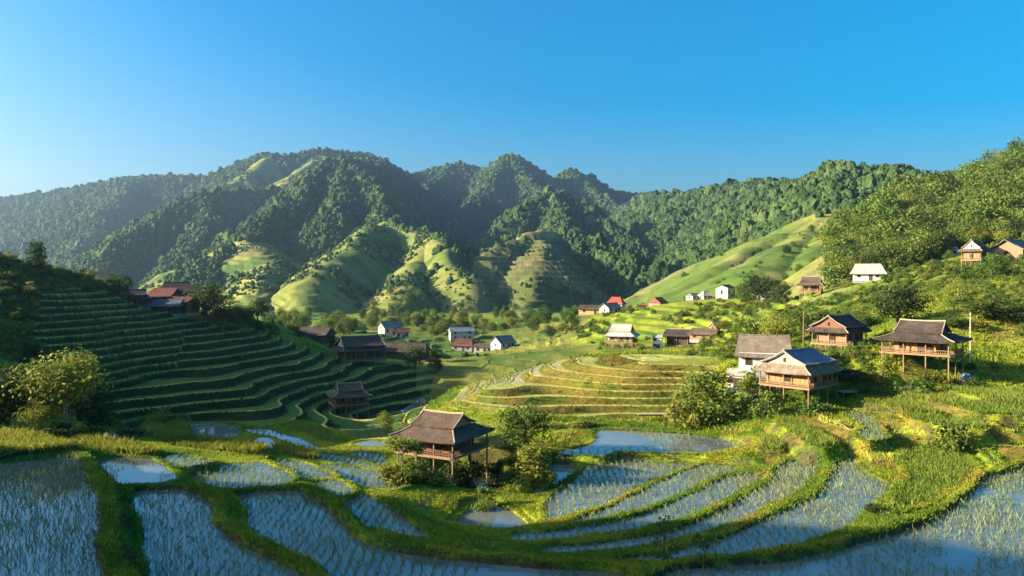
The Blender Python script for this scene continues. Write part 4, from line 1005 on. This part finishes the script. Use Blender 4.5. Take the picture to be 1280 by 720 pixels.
T('upright pale leafed tree on the pond bank below the round dark tree', 'column', 667, 66.5, 541, 40)
T('drooping light shrub at the foot of the upright pale leafed tree', 'shrub_light', 682, 66, 576, 36, name='shrub', cat='shrub')

# scattered trees of the far village, in one group each
for k in range(120):
    px = random.uniform(330, 740); Y = random.choice([random.uniform(235, 300), random.uniform(285, 420), random.uniform(300, 420)])
    if 545 < px < 660 and Y < 285 or 470 < px < 520 and Y < 285 or px > 715 and Y < 310: continue
    plant('village_tree', 'leafy tree scattered among the far valley houses', 'tree', random.choice(['round_mid', 'round_mid', 'light_open', 'round_dark']), px, Y, random.uniform(4, 8.5), random.uniform(4, 7), 'trees among the far valley houses')
for k in range(26):
    px = random.uniform(735, 1070); Y = random.uniform(265, 330) if px < 960 else random.uniform(205, 260)
    if px < 840: Y = random.uniform(308, 335)
    elif px < 935: Y = random.uniform(292, 330)
    if abs(px - 1014) < 34 or abs(px - 1085) < 34: continue
    plant('slope_tree', 'leafy tree along the upper edge of the open green slope', 'tree', random.choice(['round_mid', 'light_open', 'round_dark']), px, Y, random.uniform(3, 7), random.uniform(3.5, 7), 'trees along the upper slope edge')
n_ = 0
while n_ < 95:
    px = random.uniform(650, 1330); Y = random.uniform(100, 240); x = (px - CX) / F * Y
    z, zn, tf_ = ground([x], [Y], True)
    if zn[0] != 0 or (px < 900 and Y < 130) or (Y < 112 and 900 < px < 1100): continue
    dens = fbm(np.array([x]), np.array([Y]), 24, 2, 300)[0] + (.35 if px > 1080 else 0)
    if dens < .0: continue
    plant('slope_shrub', 'green shrub dotted over the sunny slope above the houses', 'shrub', random.choice(['shrub_mid', 'shrub_light', 'shrub_mid', 'shrub_dark']), px, Y, random.uniform(.9, 2.6), random.uniform(1.4, 3.6), 'shrubs on the sunny slope', part='foliage'); n_ += 1
n_ = 0
while n_ < 55:
    px = random.uniform(-20, 400); Y = random.uniform(98, 172); x = (px - CX) / F * Y
    z, zn, tf_ = ground([x], [Y], True)
    if zn[0] == 4 or (Y < 140 and px > 230): continue
    if any(abs(px - a) < b and abs(Y - c) < 8 for a, b, c in ((165, 30, 148), (206, 40, 148))): continue
    plant('hill_shrub', 'dark shrub on the shaded hill around the terraces', 'shrub', random.choice(['shrub_dark', 'shrub_dark', 'shrub_mid', 'shrub_light']), px, Y, random.uniform(.9, 2.4), random.uniform(1.6, 4.0), 'shrubs on the shaded hill', part='foliage'); n_ += 1

# ------------------------------------------------------------------ forest: the nearest trees one by one, the rest as one wood
NF = 360000
fr_ = np.sqrt(RNG.random(NF) * (2560 ** 2 - 165 ** 2) + 165 ** 2); fa = np.radians(RNG.random(NF) * 74 - 37)
fx, fy = fr_ * np.sin(fa), fr_ * np.cos(fa)
# extra density close by
NX = 15000; r2 = np.sqrt(RNG.random(NX) * (620 ** 2 - 165 ** 2) + 165 ** 2); a2 = np.radians(RNG.random(NX) * 34 + 3)
fx = np.r_[fx, r2 * np.sin(a2)]; fy = np.r_[fy, r2 * np.cos(a2)]
fz, fzone, _tf = ground(fx, fy, True); fr_ = np.hypot(fx, fy)
wood = fbm(fx, fy, 60, 3, 400)
keep = (fzone == 1) & (wood > -.55) | (fzone == 2) & (wood > -.12) & (RNG.random(len(fx)) < np.where(fx < 60, .6, .04)) & ~((fx > 60) & (fr_ < 330)) | (fzone == 3) & (wood > .2) & (RNG.random(len(fx)) < .3)
fx, fy, fz, fr_, fzone = fx[keep], fy[keep], fz[keep], fr_[keep], fzone[keep]
u = fx / fy * F + CX; el = HY - fz / fy * F
inview = (u > -10) & (u < 1290) & (fr_ < 460)
order = np.argsort(np.where(inview, fr_, 1e9))[:270]
for i in order:
    s = random.uniform(.5, 1.15)
    plant('forest_tree', 'broad leafy tree at the near edge of the hillside forest', 'tree', random.choice(['forest', 'forest', 'forest', 'round_dark', 'light_open']), 0, float(fy[i]), 8.5 * s, 8 * s * random.uniform(.8, 1.15), 'trees of the hillside forest', x=float(fx[i]), sink=.8)
rest = np.ones(len(fx), bool); rest[order] = False
def scatter(name, pts, size, sources, label, cat, seed=1):
    """one object whose points each carry a copy of one of the source crowns"""
    me = bpy.data.meshes.new(name); me.vertices.add(len(pts)); me.vertices.foreach_set('co', np.asarray(pts, np.float32).ravel())
    rg = np.random.default_rng(seed); n = len(pts)
    for nm, tp, arr in (('size', 'FLOAT', size), ('turn', 'FLOAT', rg.random(n) * 6.28), ('pick', 'INT', rg.integers(0, len(sources), n))):
        at = me.attributes.new(nm, tp, 'POINT'); at.data.foreach_set('value', np.asarray(arr, np.float32 if tp == 'FLOAT' else np.int32))
    o = link(name, me); tag(o, label, cat, None, 'stuff')
    g = bpy.data.node_groups.new(name, 'GeometryNodeTree'); g.interface.new_socket('Geometry', in_out='INPUT', socket_type='NodeSocketGeometry'); g.interface.new_socket('Geometry', in_out='OUTPUT', socket_type='NodeSocketGeometry')
    gi_ = g.nodes.new('NodeGroupInput'); go = g.nodes.new('NodeGroupOutput'); jn = g.nodes.new('GeometryNodeJoinGeometry')
    def attr(nm, tp):
        q = g.nodes.new('GeometryNodeInputNamedAttribute'); q.data_type = tp; q.inputs[0].default_value = nm; return q.outputs[0]
    sz = attr('size', 'FLOAT'); tn = attr('turn', 'FLOAT'); pk = attr('pick', 'INT')
    cb = g.nodes.new('ShaderNodeCombineXYZ'); g.links.new(tn, cb.inputs[2])
    for k, src in enumerate(sources):
        ci = g.nodes.new('FunctionNodeCompare'); ci.data_type = 'INT'; ci.operation = 'EQUAL'; g.links.new(pk, ci.inputs[2]); ci.inputs[3].default_value = k
        if isinstance(src, bpy.types.Object):
            oi = g.nodes.new('GeometryNodeObjectInfo'); oi.inputs['Object'].default_value = src; oi.inputs['As Instance'].default_value = True; geo = oi.outputs['Geometry']
        else: geo = src(g)
        ip = g.nodes.new('GeometryNodeInstanceOnPoints'); g.links.new(gi_.outputs[0], ip.inputs['Points']); g.links.new(ci.outputs[0], ip.inputs['Selection']); g.links.new(geo, ip.inputs['Instance'])
        g.links.new(cb.outputs[0], ip.inputs['Rotation']); g.links.new(sz, ip.inputs['Scale']); g.links.new(ip.outputs[0], jn.inputs[0])
    g.links.new(jn.outputs[0], go.inputs[0])
    md = o.modifiers.new('scatter', 'NODES'); md.node_group = g; return o
def crown_of(spec):
    names = {v[0].name for v in SPEC[spec]}; out = {}
    for o in bpy.data.objects:
        if o.type == 'MESH' and o.data.name in names: out.setdefault(o.data.name, o)
    return list(out.values())
near_f = rest & (fr_ < 520)
k = np.nonzero(near_f)[0]
scatter('hillside_forest', np.c_[fx[k], fy[k], fz[k] - 1.0], np.clip(RNG.lognormal(-.40, .42, len(k)), .35, 1.7) * np.where(fzone[k] == 1, 1, np.where(RNG.random(len(k)) < .2, .6, .3)), crown_of('forest') + crown_of('forest') + crown_of('round_dark') + crown_of('light_open') + crown_of('column'), 'dense green forest covering the steep hillside on the sunny side', 'forest')
# far woods: lumpy crowns too distant to show leaves
def lump(seed):
    def make(g):
        ic = g.nodes.new('GeometryNodeMeshIcoSphere'); ic.inputs['Subdivisions'].default_value = 3; ic.inputs['Radius'].default_value = 1.0
        nz = g.nodes.new('ShaderNodeTexNoise'); nz.noise_dimensions = '4D'; nz.inputs['W'].default_value = seed * 3.7; nz.inputs['Scale'].default_value = 1.9; nz.inputs['Detail'].default_value = 3
        sb = g.nodes.new('ShaderNodeMath'); sb.operation = 'MULTIPLY_ADD'; g.links.new(nz.outputs[0], sb.inputs[0]); sb.inputs[1].default_value = 1.7; sb.inputs[2].default_value = -.80
        po = g.nodes.new('GeometryNodeInputPosition'); vm = g.nodes.new('ShaderNodeVectorMath'); vm.operation = 'SCALE'; g.links.new(po.outputs[0], vm.inputs[0]); g.links.new(sb.outputs[0], vm.inputs['Scale'])
        sp = g.nodes.new('GeometryNodeSetPosition'); g.links.new(ic.outputs[0], sp.inputs[0]); g.links.new(vm.outputs[0], sp.inputs['Offset'])
        tf = g.nodes.new('GeometryNodeTransform'); g.links.new(sp.outputs[0], tf.inputs[0]); tf.inputs['Translation'].default_value = (0, 0, .35); tf.inputs['Scale'].default_value = (1, 1, 1.05 + .3 * (seed % 3))
        sm = g.nodes.new('GeometryNodeSetMaterial'); g.links.new(tf.outputs[0], sm.inputs[0]); sm.inputs['Material'].default_value = M['canopy']
        return sm.outputs[0]
    return make
k = np.nonzero(rest & (fr_ >= 520))[0]
u = fx[k] / fy[k] * F + CX; k = k[(u > -40) & (u < 1320)]
n = len(k); s = np.clip(RNG.lognormal(.48, .45, n), .8, 6) * np.where(fr_[k] > 1000, 1.3, 1) * np.where(fzone[k] == 1, 1, .45)
scatter('mountain_forest', np.c_[fx[k], fy[k], fz[k]], s, [lump(q) for q in range(5)], 'dark green forest cloaking the distant mountain ranges', 'forest', 3)
print('far crowns', n, 'near', len(np.nonzero(near_f)[0]))
# low growth over the meadows
NU = 16000; px_ = RNG.uniform(-40, 1330, NU); Yu = 92 * (300 / 92) ** RNG.random(NU); xu = (px_ - CX) / F * Yu
zu, znu, tfu = ground(xu, Yu, True)
dn = fbm(xu, Yu, 20, 3, 300) + .3 * RNG.random(NU) + .22 * smooth(1050, 1150, px_) * (Yu > 95) - .12 * ((znu == 0) & (px_ < 720))
ok = ((znu == 0) | (znu == 9)) & (dn > .18) & ~((Yu < 125) & (px_ > 690) & (px_ < 860)) & ~((px_ > 640) & (px_ < 900) & (Yu < 175) & (px_ < 860))
scatter('meadow_undergrowth', np.c_[xu[ok], Yu[ok], zu[ok] - .1], RNG.uniform(.25, .75, ok.sum()) * (Yu[ok] / 160) ** .35, crown_of('shrub_mid') + crown_of('shrub_light'), 'low green undergrowth covering the meadow slopes', 'undergrowth', 5)

# ------------------------------------------------------------------ rice and grass
def blades(x, y, z, h, wd, per, spread, lean, col, rg):
    n = len(x); a = rg.random((n, per)) * 6.28; rd = rg.random((n, per)) * spread[:, None]
    bx_ = x[:, None] + np.cos(a) * rd; by_ = y[:, None] + np.sin(a) * rd; hh = h[:, None] * (.6 + .55 * rg.random((n, per)))
    t = rg.random((n, per)) * 6.28; wx_ = np.cos(t) * wd[:, None] * .5; wy_ = np.sin(t) * wd[:, None] * .5
    lx = np.cos(a) * lean * hh * (.4 + rg.random((n, per))); ly = np.sin(a) * lean * hh * (.4 + rg.random((n, per)))
    zb = np.repeat(z[:, None], per, 1)
    V = np.stack([np.stack([bx_ - wx_, by_ - wy_, zb], -1), np.stack([bx_ + wx_, by_ + wy_, zb], -1),
                  np.stack([bx_ + lx * .45 + wx_ * .7, by_ + ly * .45 + wy_ * .7, zb + hh * .62], -1), np.stack([bx_ + lx, by_ + ly, zb + hh], -1)], 2).reshape(-1, 3)
    C = np.repeat(np.clip(col[:, None, :] * (.75 + .5 * rg.random((n, per, 1))), 0, 1).reshape(-1, 3), 4, 0)
    return V, C
rg = np.random.default_rng(77)
acc = {'rice_seedlings': [], 'young_rice': []}
for poly, L, kind, bw, bh in POLYS:
    if kind in ('open', 'muddy'): continue
    lo, hi = poly.min(0), np.minimum(poly.max(0), [60, 130]); lo = np.maximum(lo, [-60, 24])
    sx, sy, h, per, spread = {'sparse': (.58, .24, .42, 4, .06), 'thin': (.8, .5, .30, 4, .08), 'dense': (.26, .22, .62, 6, .16), 'tall': (.24, .22, .85, 7, .16)}[kind]
    gx, gy = np.meshgrid(np.arange(lo[0], hi[0], sx), np.arange(lo[1], hi[1], sy)); gx = gx.ravel(); gy = gy.ravel()
    gx = gx + fbm(gx, gy, 6, 2, 9) * .5 + rg.normal(size=len(gx)) * .035; gy = gy + rg.normal(size=len(gy)) * .07
    keepm = (poly_sd(gx, gy, poly) < -.12) & (np.abs(gx) < gy * .74 + 2)
    th = fbm(gx, gy, 5, 3, 55)
    if kind == 'sparse': keepm &= (th > -.55) & (rg.random(len(gx)) < .86)
    if kind == 'thin': keepm &= (th > .02)
    gx, gy, th = gx[keepm], gy[keepm], th[keepm]
    if not len(gx): continue
    zz = np.maximum(ground(gx, gy), L - .05)
    green, pale = np.array((.16,.25,.06)), np.array((.34,.38,.16))
    f = np.clip(.45 + .5 * th + .25 * (rg.random(len(gx)) - .5) + (.42 if gx.mean() > 3 else -.05), 0, 1)  # seedlings coloured paler on the sunlit right fields, greener on the shaded left
    col = green + (pale - green) * f[:, None]
    if kind == 'dense': col = np.array((.19,.27,.03)) + (np.array((.34,.36,.05)) - np.array((.19,.27,.03))) * np.clip(.5 + .8 * th, 0, 1)[:, None]
    if kind == 'tall': col = np.array((.26,.26,.03)) + (np.array((.40,.36,.05)) - np.array((.26,.26,.03))) * np.clip(.5 + .8 * th, 0, 1)[:, None]
    d = np.hypot(gx, gy) / 50
    acc['young_rice' if kind in ('dense', 'tall') else 'rice_seedlings'].append(blades(gx, gy, zz, np.full(len(gx), h) * (1 + .35 * th), .028 * d + .008, per, np.full(len(gx), spread), .42, col, rg))
# yellow strips standing in for sunlit banks, grass over every bank and the near meadow
inb = (ZN == 7) & ((STEEP < .7) | (RNG.random(len(STEEP)) < .35)) & (np.hypot(TX, TY) < 110) & (TY > 10) & (np.abs(TX) < TY * .78)
cand = np.nonzero(inb)[0]; cand = rg.choice(cand, min(95000, len(cand)), replace=False)
cm_ = np.nonzero(((ZN == 0) | (ZN == 9) | (ZN == 5) | ((ZN == 10) & ((TF < .45) | (RNG.random(len(ZN)) < .3)))) & (np.hypot(TX, TY) < 170) & (TY > 20) & (np.abs(TX) < TY * .75) & ((ZN != 5) | ((TF > .6) & (TF < .95))) & ((ZN != 5) | (rg.random(len(ZN)) < .25)))[0]; cm_ = rg.choice(cm_, min(60000, len(cm_)), replace=False)
cl_ = np.nonzero((ZN == 4) & (TF > .74) & (np.abs(TX) < TY * .75))[0]; cl_ = rg.choice(cl_, min(2500, len(cl_)), replace=False)
gl = []
for ids, hgt in ((cand, .11), (cm_, .24), (cl_, .2)):
    ids = np.asarray(ids); xx = TX[ids] + rg.normal(size=len(ids)) * .08; yy = TY[ids] + rg.normal(size=len(ids)) * .08; d = np.hypot(xx, yy) / 50
    col = Cc[ids] * 1.12 + np.array((.01,.014,0)); v = fbm(xx, yy, 2.5, 3, 66)
    gl.append(blades(xx, yy, Zt[ids] - .03, hgt * np.where((yy > 56) & (xx < -1) & (yy < 100), .6, 1) * np.clip(.9 + 1.5 * v, .35, 2.2) * np.sqrt(d) * np.where((d < 1.2) & (hgt < .15), 1.4, 1) + .04, .05 * d + .012, 4, np.full(len(ids), .13) * d + .03, .6, col * (.55 + .85 * rg.random((len(ids), 1))), rg))
acc['bank_grass'] = gl
lab = {'rice_seedlings': ('rows of thin rice seedlings standing in the flooded paddies', 'rice'), 'young_rice': ('dense yellow green young rice filling the dry fields', 'rice'), 'bank_grass': ('yellow green grass covering the paddy banks and slopes', 'grass')}
for nm, parts in acc.items():
    V = np.concatenate([p[0] for p in parts]); C = np.concatenate([p[1] for p in parts]); Fq = np.arange(len(V)).reshape(-1, 4)
    tag(link(nm, mesh_np(nm, V, Fq, M['blade'], C, False)), lab[nm][0], lab[nm][1], None, 'stuff'); print(nm, len(Fq))

# ------------------------------------------------------------------ the air: an even, thin morning haze round the whole place
HB = MB().box(-2750, 2750, -2750, 2750, -140, 352)
hm = bpy.data.materials.new('haze'); hm.use_nodes = True; ht = hm.node_tree; ht.nodes.remove(ht.nodes['Principled BSDF'])
pv = N(ht, 'ShaderNodeVolumePrincipled'); pv.inputs['Color'].default_value = (.50, .74, 1.0, 1); pv.inputs['Density'].default_value = .00012; pv.inputs['Anisotropy'].default_value = .6
ht.links.new(pv.outputs[0], ht.nodes['Material Output'].inputs['Volume'])
tag(HB.build('haze', hm), 'thin bluish morning haze filling the valley air', 'haze', None, 'stuff')
